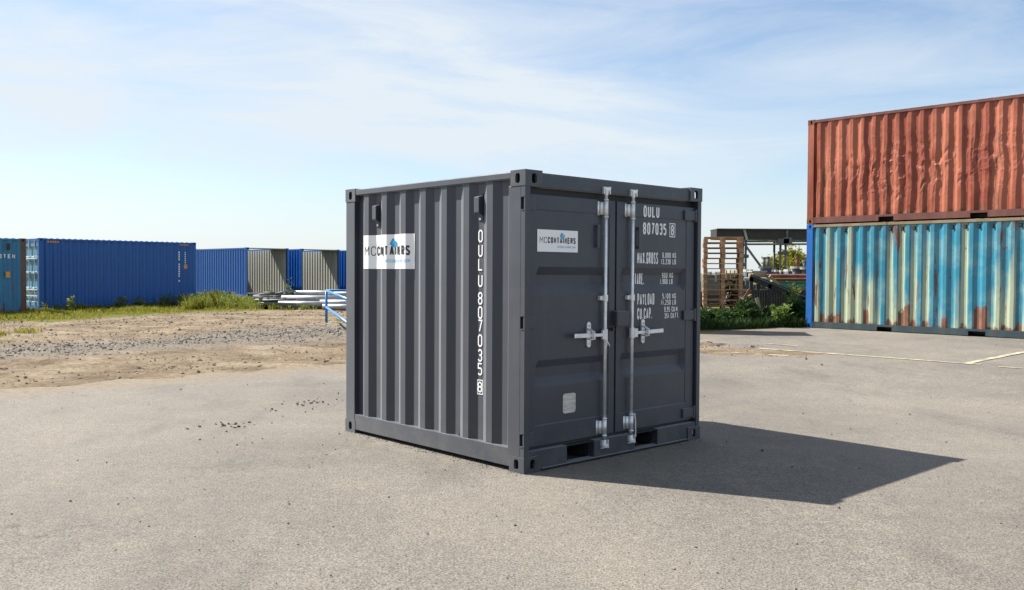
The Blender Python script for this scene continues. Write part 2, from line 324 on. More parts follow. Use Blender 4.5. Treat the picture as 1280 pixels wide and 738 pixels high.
ge = N(t, 'ShaderNodeNewGeometry'); L(t, ramp(t, ge.outputs['Random Per Island'], [(0, (.035, .033, .03)), (.6, (.08, .07, .06)), (1, (.19, .165, .135))]), b.inputs['Base Color'])
m = M['line'] = mat('worn_line_paint', (.6, .55, .4), .8); t, b = nodes(m)
L(t, mix(t, ramp(t, noise_tex(t, 5, 8, .75), [(.40, 0.0), (.60, 1.0)]), (.50, .43, .28), (.21, .19, .155)), b.inputs['Base Color'])

# ------------------------------------------------------------------ ground
def band(u, pts): return np.interp(u, [p[0] for p in pts], [p[1] for p in pts])
G_TOP = [(0, 433), (100, 427), (200, 424), (300, 411), (430, 404)]; G_BOT = [(0, 453), (100, 450), (200, 441), (300, 438), (430, 431)]
GR = [(0, 404), (60, 403), (110, 400), (240, 392), (330, 389), (430, 384)]
def fbm(x, y, s, o=4, seed=0): return noise.fractal(Vector((x * s + seed, y * s - seed, seed)), 1.0, 2.0, o)
def zones(x, y, z):
    u, v, d = project(np.stack([x, y, z], -1)); uc = np.clip(u, 0, 430)
    gt, gb = band(uc, G_TOP), band(uc, G_BOT)
    gravel = np.clip(1 - np.abs(v - (gt + gb) / 2) / ((gb - gt) / 2 + 4) * .75, 0, 1) * (u < 640)
    grass = np.clip(.5 + (band(uc, GR) - v) / 7, 0, 1); tuft = np.exp(-((u - 5) / 22) ** 2 - ((v - 427) / 4) ** 2) * .8 + np.exp(-((u - 425) / 14) ** 2 - ((v - 402) / 4) ** 2) * .6
    grass = np.maximum(grass, tuft * (d > 0)); grass = np.where(u > 600, 1, grass); grass = np.where(d < 5, .6, grass)
    return gravel * (d > 5), grass
def axis(fine0, fine1, step, far):
    a = list(np.arange(fine0, fine1 + 1e-6, step)); lo = [fine0 - d for d in (1, 3, 7, 15, 40, 120, 400, 1200, 3000)]; hi = [fine1 + d for d in (1, 3, 7, 15, 40, 120, 400, 1200, 3000)]
    return np.array(lo[::-1] + a + hi)
gx, gy = axis(-22, 10, .16, 1), axis(9, 38, .16, 1)
X, Y = np.meshgrid(gx, gy); X = X.ravel(); Y = Y.ravel()
def soil_z(x, y, base=None):
    n = (x - P0[0]) * B2[0] + (y - P0[1]) * B2[1]
    base = g(x, y)
    wob = np.array([fbm(a, c, 1.1, 5, 3.0) if abs(k) < 4 else 0 for a, c, k in zip(x, y, n)]) * .40
    k = n + wob; e = np.clip(k * .12, -.06, .022)
    near = (n > -1) & (np.abs(x) < 30) & (y < 45)
    bumps = np.array([fbm(a, c, .45, 5, 9.0) if q else 0 for a, c, q in zip(x, y, near)]) * .055 * ss(.2, 2.5, k)
    fine_ = np.array([(fbm(a, c, 1.3, 4, 21.0) * .045 + fbm(a, c, .22, 3, 31.0) * .05) if q else 0 for a, c, q in zip(x, y, near)]) * ss(.15, 1.2, k)
    return base + e + bumps + fine_
Z = soil_z(X, Y); gv, gs_ = zones(X, Y, Z); Z = Z + gv * .05
nx, ny = len(gx), len(gy)
idx = np.arange(nx * ny).reshape(ny, nx); fc = np.stack([idx[:-1, :-1], idx[:-1, 1:], idx[1:, 1:], idx[1:, :-1]], -1).reshape(-1, 4)
me = bpy.data.meshes.new('ground'); me.from_pydata(np.stack([X, Y, Z], -1).tolist(), [], fc.tolist()); me.update()
for nm, arr in (('gravel', gv), ('grass', gs_)):
    at_ = me.attributes.new(nm, 'FLOAT', 'POINT'); at_.data.foreach_set('value', arr.astype(np.float32))
me.polygons.foreach_set('use_smooth', [True] * len(me.polygons)); me.materials.append(M['soil'])
o = link('ground', me); tag(o, 'sandy bare ground with grass and gravel beyond the asphalt', None, kind='structure')
# asphalt sheet, aligned with its straight back edge
ta = np.concatenate([[-90, -60, -40, -25], np.arange(-18, 22, .6), [25, 40, 60, 90]]); na = np.concatenate([[-90, -60, -40, -30, -24], np.arange(-20, .61, .5)])
T, Nn = np.meshgrid(ta, na); T = T.ravel(); Nn = Nn.ravel()
ax_, ay_ = P0[0] + T * A2[0] + Nn * B2[0], P0[1] + T * A2[1] + Nn * B2[1]
az_ = g(ax_, ay_) + np.array([fbm(a, c, .35, 3, 5.0) * .006 for a, c in zip(ax_, ay_)])
idx = np.arange(len(ta) * len(na)).reshape(len(na), len(ta)); fc = np.stack([idx[:-1, :-1], idx[:-1, 1:], idx[1:, 1:], idx[1:, :-1]], -1).reshape(-1, 4)
me = bpy.data.meshes.new('asphalt'); me.from_pydata(np.stack([ax_, ay_, az_], -1).tolist(), [], fc.tolist()); me.update(); me.materials.append(M['asphalt']); at_ = me.attributes.new('dust', 'FLOAT', 'POINT'); at_.data.foreach_set('value', (.95 * ss(-2.2, .2, Nn)).astype(np.float32))
me.polygons.foreach_set('use_smooth', [True] * len(me.polygons))
o = link('asphalt', me); tag(o, 'sun-bleached asphalt of the container yard', None, kind='structure')
# painted bay lines
def line_strip(p, q, w, name='painted_line'):
    a_, b_ = Vector(pix(*p)), Vector(pix(*q)); d = (b_ - a_); d.z = 0; n_ = max(2, int(d.length / .25)); d.normalize(); s = Vector((-d.y, d.x, 0)); mb = MB(); vs = []; fs = []
    for i in range(n_ + 1):
        c_ = a_.lerp(b_, i / n_); hw = w / 2 * (1 + .25 * noise.noise(c_ * 4))
        for k in (-1, 1):
            e_ = c_ + s * hw * k; vs.append((e_.x, e_.y, float(g(e_.x, e_.y)) + .009))
        if i: fs.append((2 * i - 2, 2 * i, 2 * i + 1, 2 * i - 1))
    mb.add(vs, fs); o = mb.build(name, M['line']); tag(o, 'worn cream parking bay line painted on the asphalt', None, kind='structure'); return o
for p_, q_, w_ in (((948, 436), (1174, 452.5), .10), ((1168, 452.3), (1226, 456.3), .08), ((1206, 455.4), (1300, 437), .11), ((1248, 459), (1300, 462.5), .09), ((956, 430), (997, 433), .07), ((915, 441), (985, 445.5), .10)):
    line_strip(p_, q_, w_)

# ------------------------------------------------------------------ stones and pebbles (nobody could count them)
def stones(name, pts, sizes, material, label):
    base = np.array([(1, 0, 0), (-1, 0, 0), (0, 1, 0), (0, -1, 0), (0, 0, .75), (0, 0, -.6), (.6, .6, .4), (-.6, .5, .45), (.5, -.6, .4)]); tri = [(4, 0, 6), (4, 6, 2), (4, 2, 7), (4, 7, 1), (4, 1, 3), (4, 3, 8), (4, 8, 0), (5, 2, 0), (5, 1, 2), (5, 3, 1), (5, 0, 3), (0, 2, 6), (2, 1, 7), (3, 0, 8)]
    n = len(pts); k = len(base)
    V = base[None] * (1 + rng.uniform(-.3, .35, (n, k, 1))) * rng.uniform(.6, 1.25, (n, 1, 3)); an = rng.uniform(0, 6.28, n); c_, s_ = np.cos(an)[:, None], np.sin(an)[:, None]
    V = np.stack([V[..., 0] * c_ - V[..., 1] * s_, V[..., 0] * s_ + V[..., 1] * c_, V[..., 2]], -1) * np.asarray(sizes)[:, None, None] + np.asarray(pts)[:, None, :]
    Fc = (np.array(tri)[None] + (np.arange(n) * k)[:, None, None]).reshape(-1, 3)
    me = bpy.data.meshes.new(name); me.from_pydata(V.reshape(-1, 3).tolist(), [], Fc.tolist()); me.update(); me.materials.append(material)
    o = link(name, me); tag(o, label, None, kind='stuff'); return o
cand = np.stack([rng.uniform(-20, 2, 90000), rng.uniform(11, 32, 90000)], -1)
zc = g(cand[:, 0], cand[:, 1]); gvc, _ = zones(cand[:, 0], cand[:, 1], zc)
nsd = (cand - P0) @ B2
keep = (nsd > .25) & (rng.uniform(0, 1, len(cand)) < np.clip(gvc - .15, 0, 1) ** 1.6 * .95 + .012)
pp = cand[keep]; gg = gvc[keep]; pz = soil_z(pp[:, 0], pp[:, 1]) + gg * .05
stones('gravel', np.stack([pp[:, 0], pp[:, 1], pz + .008], -1), np.minimum(rng.gamma(2.0, .0052, len(pp)) + .006, .036), M['stone'], 'band of crushed grey gravel across the sandy ground')
keep = (nsd > .15) & (gvc < .3) & (rng.uniform(0, 1, len(cand)) < .14 * (.3 + np.array([max(0.0, fbm(a, c, .5, 4, 14.0) + .35) if q > 0 else 0 for (a, c), q in zip(cand, nsd)])))
pp = cand[keep]; pz = soil_z(pp[:, 0], pp[:, 1])
stones('soil_clods', np.stack([pp[:, 0], pp[:, 1], pz + .004], -1), np.minimum(rng.gamma(1.6, .0075, len(pp)) + .005, .05), M['clod'], 'dry clods of earth strewn over the sandy ground')
n_ = 2200; th = rng.uniform(-.62, .62, n_); rr = 3.0 + 20 * rng.uniform(0, 1, n_) ** 1.3
px_, py_ = rr * np.sin(th), rr * np.cos(th); inside = ((np.stack([px_, py_], -1) - P0) @ B2) < -.05
px_, py_ = px_[inside], py_[inside]; sz_ = rng.gamma(1.4, .0019, len(px_)) + .0014
ex = []                                                        # the loose lumps one can make out in the photograph
for u_, v_, s_ in ((249, 550, .022), (88, 627, .015), (66, 480.5, .05), (226, 487, .022), (340, 512, .022), (345, 514, .02), (380, 503, .03), (388, 505, .03), (396, 504, .025), (372, 507, .02), (410, 506, .022), (1048.5, 636, .022), (908, 553, .02), (990, 585, .02), (1137, 519, .025), (886, 430, .10), (898, 433.5, .07), (941, 434.5, .07), (975, 439, .06), (1008, 450, .05), (870, 424, .12), (1027, 457, .05), (424, 543, .022), (720, 630, .016), (556, 588, .016), (294, 531, .025), (280, 533, .03), (300, 533, .02), (270, 531, .02)):
    ex.append((*pix(u_, v_), s_ * .62))
for _ in range(420):                                              # grit gathered along the foot of the dark container
    q_ = random.random(); e_ = abs(random.gauss(0, .05)); fx, fy = (-e_ + .03, 2.438 * q_) if random.random() < .6 else (2.2 * q_, -e_ + .04)
    ex.append((0.09376 + fx * A2[0] + fy * B2[0], 6.65834 + fx * A2[1] + fy * B2[1], 0, random.uniform(.002, .007)))
for c0, k_, r_ in (((290, 531), 22, .30), ((390, 504), 34, .7), ((900, 436), 120, .9), ((960, 444), 70, .8)):
    x0, y0, z0 = pix(*c0)
    for _ in range(k_): a_, q_ = random.uniform(0, 6.28), abs(random.gauss(0, r_ / 1.6)); ex.append((x0 + q_ * math.cos(a_), y0 + q_ * math.sin(a_), z0, random.uniform(.006, .018)))
ex = np.array(ex); px_ = np.concatenate([px_, ex[:, 0]]); py_ = np.concatenate([py_, ex[:, 1]]); sz_ = np.concatenate([sz_, ex[:, 3]])
stones('pebbles', np.stack([px_, py_, g(px_, py_) + sz_ * .35], -1), sz_, M['pebble'], 'loose pebbles and grit scattered over the asphalt')
# a thin drift of sand on the asphalt by the bay lines and small dirt patches: low mounds
def mound(u, v, rx, ry, h, nm='sand_patch', lab='thin drift of sandy dirt lying on the asphalt'):
    x0, y0, z0 = pix(u, v); vs = [(x0, y0, z0 + h)]; fs = []; n = 40; rings = 6
    for k in range(1, rings + 1):
        for j in range(n):
            a = 2 * math.pi * j / n; w = 1 + .45 * fbm(math.cos(a) * 2 + x0, math.sin(a) * 2 + y0, 1.0, 4, 1.3)
            x, y = x0 + rx * w * k / rings * math.cos(a), y0 + ry * w * k / rings * math.sin(a); f_ = k / rings
            vs.append((x, y, float(g(x, y)) + h * (1 - f_ ** 2) * (.7 + .6 * noise.noise(Vector((x * 6, y * 6, 1)))) - (.012 if k == rings else 0)))
        if k == 1: fs += [(0, 1 + j, 1 + (j + 1) % n) for j in range(n)]
        else: o_ = 1 + (k - 2) * n; fs += [(o_ + j, o_ + n + j, o_ + n + (j + 1) % n, o_ + (j + 1) % n) for j in range(n)]
    o = MB().add(vs, fs).build(nm, M['soil'], smooth=True); tag(o, lab, None, kind='stuff')
for a_ in ((900, 438, .9, .55, .02), (955, 442, 1.1, .45, .018), (885, 431, .35, .25, .05)): mound(*a_)

# ------------------------------------------------------------------ lettering: rounded stroke font
c_, k_ = .26, .16
LOOP = [(c_, 0), (1 - c_, 0), (1, k_), (1, 1 - k_), (1 - c_, 1), (c_, 1), (0, 1 - k_), (0, k_), (c_, 0)]
ARC = [(1, .74), (1, 1 - k_), (1 - c_, 1), (c_, 1), (0, 1 - k_), (0, k_), (c_, 0), (1 - c_, 0), (1, k_), (1, .26)]
FONT = {'0': [LOOP], 'O': [LOOP], 'C': [ARC], 'G': [ARC[:-1] + [(1, .45), (.55, .45)]], 'U': [[(0, 1), (0, k_), (c_, 0), (1 - c_, 0), (1, k_), (1, 1)]], 'L': [[(0, 1), (0, 0), (1, 0)]],
 '8': [[(c_, .53), (0, .68), (0, 1 - k_), (c_, 1), (1 - c_, 1), (1, 1 - k_), (1, .68), (1 - c_, .53), (c_, .53)], [(c_, .5), (0, .38), (0, k_), (c_, 0), (1 - c_, 0), (1, k_), (1, .38), (1 - c_, .5)]],
 '7': [[(0, 1), (1, 1), (.3, 0)]], '3': [[(0, .85), (c_, 1), (1 - c_, 1), (1, 1 - k_), (1, .66), (.75, .53), (.3, .53)], [(.75, .5), (1, .38), (1, k_), (1 - c_, 0), (c_, 0), (0, .15)]],
 '5': [[(1, 1), (0, 1), (0, .58), (.74, .58), (1, .44), (1, k_), (1 - c_, 0), (c_, 0), (0, .12)]], '6': [[(1, .86), (1 - c_, 1), (c_, 1), (0, 1 - k_), (0, k_), (c_, 0), (1 - c_, 0), (1, k_), (1, .42), (1 - c_, .55), (.05, .55)]],
 '9': [[(0, .14), (c_, 0), (1 - c_, 0), (1, k_), (1, 1 - k_), (1 - c_, 1), (c_, 1), (0, 1 - k_), (0, .58), (c_, .45), (.95, .45)]], '1': [[(.25, .82), (.6, 1), (.6, 0)]], '2': [[(0, .84), (c_, 1), (1 - c_, 1), (1, 1 - k_), (1, .62), (0, 0), (1, 0)]],
 'M': [[(0, 0), (0, 1), (.5, .4), (1, 1), (1, 0)]], 'A': [[(0, 0), (.5, 1), (1, 0)], [(.2, .3), (.8, .3)]], 'X': [[(0, 0), (1, 1)], [(0, 1), (1, 0)]], 'R': [[(0, 0), (0, 1), (1 - c_, 1), (1, 1 - k_), (1, .63), (1 - c_, .48), (.06, .48)], [(.55, .45), (1, 0)]],
 'P': [[(0, 0), (0, 1), (1 - c_, 1), (1, 1 - k_), (1, .60), (1 - c_, .44), (.06, .44)]], 'S': [[(1, .84), (1 - c_, 1), (c_, 1), (0, 1 - k_), (0, .66), (1, .36), (1, k_), (1 - c_, 0), (c_, 0), (0, .16)]],
 'T': [[(0, 1), (1, 1)], [(.5, .97), (.5, 0)]], 'E': [[(1, 1), (0, 1), (0, 0), (1, 0)], [(.05, .52), (.85, .52)]], 'F': [[(1, 1), (0, 1), (0, 0)], [(.05, .52), (.85, .52)]], 'Y': [[(0, 1), (.5, .5), (1, 1)], [(.5, .48), (.5, 0)]],
 'D': [[(0, 0), (0, 1), (1 - c_, 1), (1, 1 - k_), (1, k_), (1 - c_, 0), (0, 0)]], 'K': [[(0, 1), (0, 0)], [(1, 1), (.08, .45)], [(.3, .58), (1, 0)]], 'B': [[(0, 0), (0, 1), (.75, 1), (1, .86), (1, .66), (.75, .53), (.06, .53)], [(.75, .5), (1, .36), (1, .14), (.75, 0), (.06, 0)]],
 'N': [[(0, 0), (0, 1), (1, 0), (1, 1)]], 'I': [[(.5, 0), (.5, 1)]], '.': [[(.5, 0), (.5, .1)]], ',': [[(.6, .1), (.4, -.1)]], ' ': []}
WID = {'.': .35, ',': .35, 'I': .45, '1': .7, 'M': 1.2, ' ': .7}
def ribbon(pts, w, closed=False):
    P = [np.array(p, float) for p in pts]; n = len(P); out = []
    for i in range(n):
        a = P[i] - P[i - 1] if i > 0 else (P[0] - P[-2] if closed else P[1] - P[0]); b_ = P[i + 1] - P[i] if i < n - 1 else (P[1] - P[0] if closed else P[-1] - P[-2])
        a = a / (np.linalg.norm(a) + 1e-9); b_ = b_ / (np.linalg.norm(b_) + 1e-9); na_ = np.array([-a[1], a[0]]); nb_ = np.array([-b_[1], b_[0]])
        m_ = na_ + nb_; l = np.linalg.norm(m_)
        m_ = na_ if l < .35 else m_ / l / max(.45, float((m_ / l) @ na_)); out.append((P[i] + m_ * w / 2, P[i] - m_ * w / 2))
    return out
def text_mesh(mb, s, x0, z0, h, total, stroke, mp_, sub=None, word=None):
    """lay string s along x from x0 (width total) on baseline z0; mp_(x, z, lift) -> 3D point"""
    gap = .32; ws = [WID.get(ch, 1.0) for ch in s]; unit = total / (sum(ws) + gap * (len(s) - 1)); x = x0; lift = 0; wi = 0
    for ch, w_ in zip(s, ws):
        gw = w_ * unit; wi += ch == ' '
        for st in FONT[ch] if word is None or word == wi else []:
            inn = stroke / 2
            pts = [(x + inn + px * (gw - 2 * inn), z0 + inn + pz_ * (h - 2 * inn)) for px, pz_ in st]
            if sub:
                q = [pts[0]]
                for a, b_ in zip(pts, pts[1:]):
                    k = max(1, int(math.hypot(b_[0] - a[0], b_[1] - a[1]) / sub))
                    q += [(a[0] + (b_[0] - a[0]) * i / k, a[1] + (b_[1] - a[1]) * i / k) for i in range(1, k + 1)]
                pts = q
            rb = ribbon(pts, stroke, st[0] == st[-1]); vs = []; fs = []
            for i, (l, r) in enumerate(rb):
                vs += [mp_(l[0], l[1], lift), mp_(r[0], r[1], lift)]
                if i: fs.append((2 * i - 2, 2 * i - 1, 2 * i + 1, 2 * i))
            mb.add(vs, fs); lift = lift + .0002 if lift < .0012 else 0
        x += gw + gap * unit
    return mb

# ------------------------------------------------------------------ container building blocks (local: x = length or door width, y = depth, z up)
def oval_face(mb, o, ux, uy, n, w, h, hx, hy, hw, hh, depth, seg=16):
    """rectangle w x h at origin o with an oval hole (centre hx,hy; half sizes) and a tunnel of given depth along -n"""
    o, ux, uy, n = Vector(o), Vector(ux), Vector(uy), Vector(n); rect = []; ov = []
    for j in range(seg):
        a = 2 * math.pi * (j + .5) / seg; ca, sa = math.cos(a), math.sin(a)
        e = .62; ex_, ey = hw * math.copysign(abs(ca) ** e, ca), hh * math.copysign(abs(sa) ** e, sa)
        ov.append(o + ux * (hx + ex_) + uy * (hy + ey))
        s_ = min((w - hx if ca > 0 else hx) / (abs(ca) + 1e-9), (h - hy if sa > 0 else hy) / (abs(sa) + 1e-9)); rect.append(o + ux * (hx + ca * s_) + uy * (hy + sa * s_))
    cs = [o, o + ux * w, o + ux * w + uy * h, o + uy * h]
    for j in range(seg):                                          # snap to true corners
        for c in cs:
            if (rect[j] - c).length < min(w, h) * .19: rect[j] = c.copy()
    inn = [p - n * depth for p in ov]
    fs = [(j, (j + 1) % seg, seg + (j + 1) % seg, seg + j) for j in range(seg)] + [(seg + j, seg + (j + 1) % seg, 2 * seg + (j + 1) % seg, 2 * seg + j) for j in range(seg)]
    mb.add(rect + ov + inn, fs)
    for i in range(4):                                            # fill slivers where no ring vertex hit a corner
        c = cs[i]
        if not any((r - c).length < 1e-6 for r in rect):
            k = sorted(range(seg), key=lambda j: (rect[j] - c).length)[:2]; mb.add([c, rect[k[0]], rect[k[1]]], [(0, 1, 2)])
CAST = {}
def casting_mesh(key, ax, ay, dx, dy, dz=.118, material=None):
    """corner casting, outer corner at the origin, faces x=0 and y=0 outside; extends dx, dy inward and dz up"""
    kk = (key, dx, dy)
    if kk in CAST: return CAST[kk]
    mb = MB()
    oval_face(mb, (0, 0, 0), (1, 0, 0), (0, 0, 1), (0, -1, 0), dx, dz, dx * .52, dz * .52, .026, .038, .022)
    oval_face(mb, (0, dy, 0), (0, -1, 0), (0, 0, 1), (-1, 0, 0), dy, dz, dy * .48, dz * .52, .026, .038, .022)
    oval_face(mb, (0, 0, dz), (1, 0, 0), (0, 1, 0), (0, 0, 1), dx, dy, dx * .5, dy * .5, .045, .03, .022)
    mb.add([(dx, 0, 0), (dx, dy, 0), (dx, dy, dz), (dx, 0, dz)], [(0, 1, 2, 3)]); mb.add([(0, dy, 0), (dx, dy, 0), (dx, dy, dz), (0, dy, dz)], [(3, 2, 1, 0)])
    mb.add([(0, 0, 0), (dx, 0, 0), (dx, dy, 0), (0, dy, 0)], [(3, 2, 1, 0)])
    CAST[kk] = mb.mesh('corner_casting', material); return CAST[kk]
def castings(parent, Lx, Ly, H, dx, dy, material, key):
    me = casting_mesh(key, 0, 0, dx, dy, .118, material)
    for ix in (0, 1):
        for iy in (0, 1):
            for iz in (0, 1):
                o = link('corner_casting', me, parent); o.location = (ix * Lx, iy * Ly, 0 if iz == 0 else H); o.scale = (1 - 2 * ix, 1 - 2 * iy, 1 if iz == 0 else -1)
                if iz == 1: o.scale = (1 - 2 * ix, 1 - 2 * iy, -1)
def corr(t0, t1, pitch, parts, phase=0.0):
    """breakpoints (t, depth fraction) of a trapezoid corrugation between t0 and t1; parts = outer, slope, inner, slope (sum = pitch)"""
    pts = []; cum = np.cumsum([0] + list(parts)); k = math.floor((t0 - phase) / pitch) - 1
    while phase + k * pitch < t1 + pitch:
        b_ = phase + k * pitch
        for q, d in zip(cum[:4], (0, 0, 1, 1)): pts.append((b_ + q, float(d)))
        k += 1
    f = lambda t: float(np.interp(t, [p[0] for p in pts], [p[1] for p in pts]))
    return [(t0, f(t0))] + [p for p in pts if t0 + .002 < p[0] < t1 - .002] + [(t1, f(t1))], f

def box_part(name, a, b_, m, parent, bevel=0): return MB().box(a, b_).build(name, m, parent, bevel=bevel)

# ------------------------------------------------------------------ the dark grey eight-foot container
CX, CY = 0.09376, 6.65834; CW, CL, CH = 2.2, 2.438, 2.26
C = thing('shipping_container', 'small dark grey shipping container standing on the asphalt, double doors with two galvanised rods', 'container', (CX, CY, 0), YAW)
an = M['anth']; castings(C, CW, CL, CH, .178, .162, an, 'main')
# corner posts
for (x0, x1, y0, y1) in ((.004, .056, .0505, .185), (CW - .056, CW - .004, .005, .185), (.004, .10, CL - .15, CL - .005), (CW - .10, CW - .004, CL - .15, CL - .005)):
    box_part('corner_post', (x0, y0, .116), (x1, y1, CH - .116), an, C, .004)
for z0, z1 in ((.116, .202), (.294, 1.079), (1.171, 1.966), (2.058, CH - .116)): box_part('post_flange', (.004, .005, z0), (.056, .050, z1), an, C)
for z0 in (.202, 1.079, 1.966): box_part('post_flange', (.004, .005, z0), (.0555, .0185, z0 + .092), an, C); box_part('slot_back', (.046, .0188, z0), (.0550, .0498, z0 + .092), M['rubber'], C)  # black backing puts the dark of the open hinge slots into colour
for x0, x1 in ((.0035, .063), (CW - .063, CW - .0035)):
    box_part('top_side_rail', (x0, .1615, 2.198), (x1, CL - .1615, 2.250), an, C, .006)
    box_part('bottom_side_rail', (x0 if x0 < 1 else x0 - .02, .155, .032), (x1 if x0 > 1 else x1 + .02, CL - .155, .175), an, C, .005)
# corrugated side wall towards the sun: outer face at .015, inner at .051
PITCH_C = .283; D0, D1 = .016, .052
bps, fside = corr(.17, CL - .13, PITCH_C, (.069, .072, .070, .072), .379 - .069 - 3 * PITCH_C + PITCH_C * 0)
# phase: going up in y the order must be outer, (bright) slope in, inner, (dark) slope out -> flat starts after the dark slope's outer end
bps, fside = corr(.17, CL - .13, PITCH_C, (.069, .072, .070, .072), .379)
def wall_x(y): return D0 + (D1 - D0) * fside(y)
def corr_wall(name, bp, f, z0, z1, m, parent, mirror=None):
    mb = MB(); vs = []; fs = []; zs = np.linspace(z0, z1, 3)
    for t_, _ in bp:
        for z in zs: vs.append((f(t_) if mirror is None else mirror - f(t_), t_, z))
    for i in range(len(bp) - 1):
        for j in range(2): a = i * 3 + j; fs.append((a, a + 3, a + 4, a + 1) if mirror is not None else (a, a + 1, a + 4, a + 3))
    return mb.add(vs, fs).build(name, m, parent)
corr_wall('side_panel', bps, wall_x, .165, 2.21, an, C); corr_wall('side_panel', bps, wall_x, .165, 2.21, an, C, CW)
mb = MB(); vs = []; fs = []                                        # back wall
bpe, fe = corr(.08, CW - .08, .25, (.1, .04, .07, .04))
for t_, d in bpe: vs += [(t_, CL - .02 - .03 * d, .12), (t_, CL - .02 - .03 * d, 2.21)]
fs = [(2 * i, 2 * i + 1, 2 * i + 3, 2 * i + 2) for i in range(len(bpe) - 1)]; mb.add(vs, fs).build('end_panel', an, C)
box_part('end_sill', (.1, CL - .06, .03), (CW - .1, CL - .008, .16), an, C); box_part('end_header', (.1, CL - .06, 2.19), (CW - .1, CL - .008, 2.248), an, C)
mb = MB(); vs = []; bpr, fr = corr(.17, CL - .17, .209, (.10, .025, .059, .025))   # roof
for t_, d in bpr: vs += [(.03, t_, 2.249), (.10, t_, 2.266 - .02 * d), (CW - .10, t_, 2.266 - .02 * d), (CW - .03, t_, 2.249)]
fs = [(4 * i + j, 4 * i + j + 1, 4 * i + 5 + j, 4 * i + 4 + j) for i in range(len(bpr) - 1) for j in range(3)]; mb.add(vs, fs).build('roof_panel', an, C)
box_part('roof_plate', (.17, .02, 2.238), (CW - .17, .172, 2.246), an, C); box_part('floor', (.07, .06, .150), (CW - .07, CL - .06, .178), M['dark'], C)
# door frame: header, sill with fork pockets
box_part('door_header', (.1785, .012, 2.138), (CW - .1785, .09, 2.2375), an, C, .005)
box_part('header_gap_shade', (.0565, .072, 2.075), (CW - .0565, .11, 2.1365), M['dark'], C)  # dark strip in the gap under the header, its shade put into colour
for w0, w1 in ((.1785, .473), (.787, 1.296), (1.598, CW - .1785)): box_part('door_sill', (w0, .010, .022), (w1, .085, .156), an, C, .004)
for w0, w1 in ((.4735, .7865), (1.2965, 1.5975)):
    p_ = MB(); p_.box((w0, .012, .148), (w1, 1.2, .1535)); p_.box((w0 + .0005, .09, .02), (w0 + .006, 1.2, .1475)); p_.box((w1 - .006, .09, .02), (w1 - .0005, 1.2, .1475)); p_.box((w0 + .007, 1.15, .02), (w1 - .007, 1.19, .147)); p_.build('fork_pocket', M['dark'], C)
box_part('sill_lip', (.181, -.010, .014), (CW - .181, .080, .0215), an, C, .002)
for w0, w1 in ((.0565, .1785), (CW - .1785, CW - .0565)): box_part('sill_end', (w0, .012, .1185), (w1, .085, .156), an, C)
box_part('sill_back', (.0565, .086, .1575), (CW - .0565, .115, .2), M['dark'], C)

# doors
DY, DT = .032, .05                                                 # front plane and thickness
def dw(w): return w + DY * float(np.interp(w, [.1, 1, 1.5, 2], [.95, 1.17, 1.27, 1.36]))   # measured on the frame plane, set back to the door plane
def door_leaf(w0, w1, rec0, rec1):
    zt, zb = 2.083, .186
    prof = [(zb, 0), (.335, 0), (.345, .004), (.629, .004), (.700, .042), (.775, .042), (.832, .004), (1.339, .004), (1.412, .042), (1.480, .042), (1.542, .004), (1.965, .004), (1.975, 0), (zt, 0)]
    cols = [(w0, 0), (rec0 - .002, 0), (rec0, 1), (rec0 + .03, 2), (rec1 - .03, 2), (rec1, 1), (rec1 + .002, 0), (w1, 0)]
    vs = []; fs = []
    for w_, k in cols:
        for z, d in prof: vs.append((w_, DY + (0 if k == 0 else min(d, .004) if k == 1 else d), z))
    n = len(prof)
    for i in range(len(cols) - 1):
        for j in range(n - 1): a = i * n + j; fs.append((a, a + n, a + n + 1, a + 1))
    y1 = DY + DT; o_ = len(vs); vs += [(w0, y1, zb), (w1, y1, zb), (w1, y1, zt), (w0, y1, zt)]
    fs.append((o_ + 3, o_ + 2, o_ + 1, o_))
    fs.append(tuple(range(0, n)) + (o_ + 3, o_)); k = (len(cols) - 1) * n; fs.append(tuple(range(k + n - 1, k - 1, -1)) + (o_ + 1, o_ + 2))
    fs.append(tuple(i * n for i in range(len(cols) - 1, -1, -1)) + (o_, o_ + 1)); fs.append(tuple(i * n + n - 1 for i in range(len(cols))) + (o_ + 2, o_ + 3))
    return MB().add(vs, fs).build('door', an, C)
GAPC = dw(1.018)
DL = door_leaf(.062, GAPC - .011, dw(.116), .975); DR = door_leaf(GAPC + .011, CW - .075, GAPC + .062, dw(1.968))
box_part('door_gasket', (GAPC - .0105, DY + .012, .19), (GAPC + .0105, DY + .045, 2.08), M['rubber'], C)
box_part('door_gasket', (CW - .0745, DY + .02, .19), (CW - .0565, DY + .05, 2.08), M['rubber'], C)
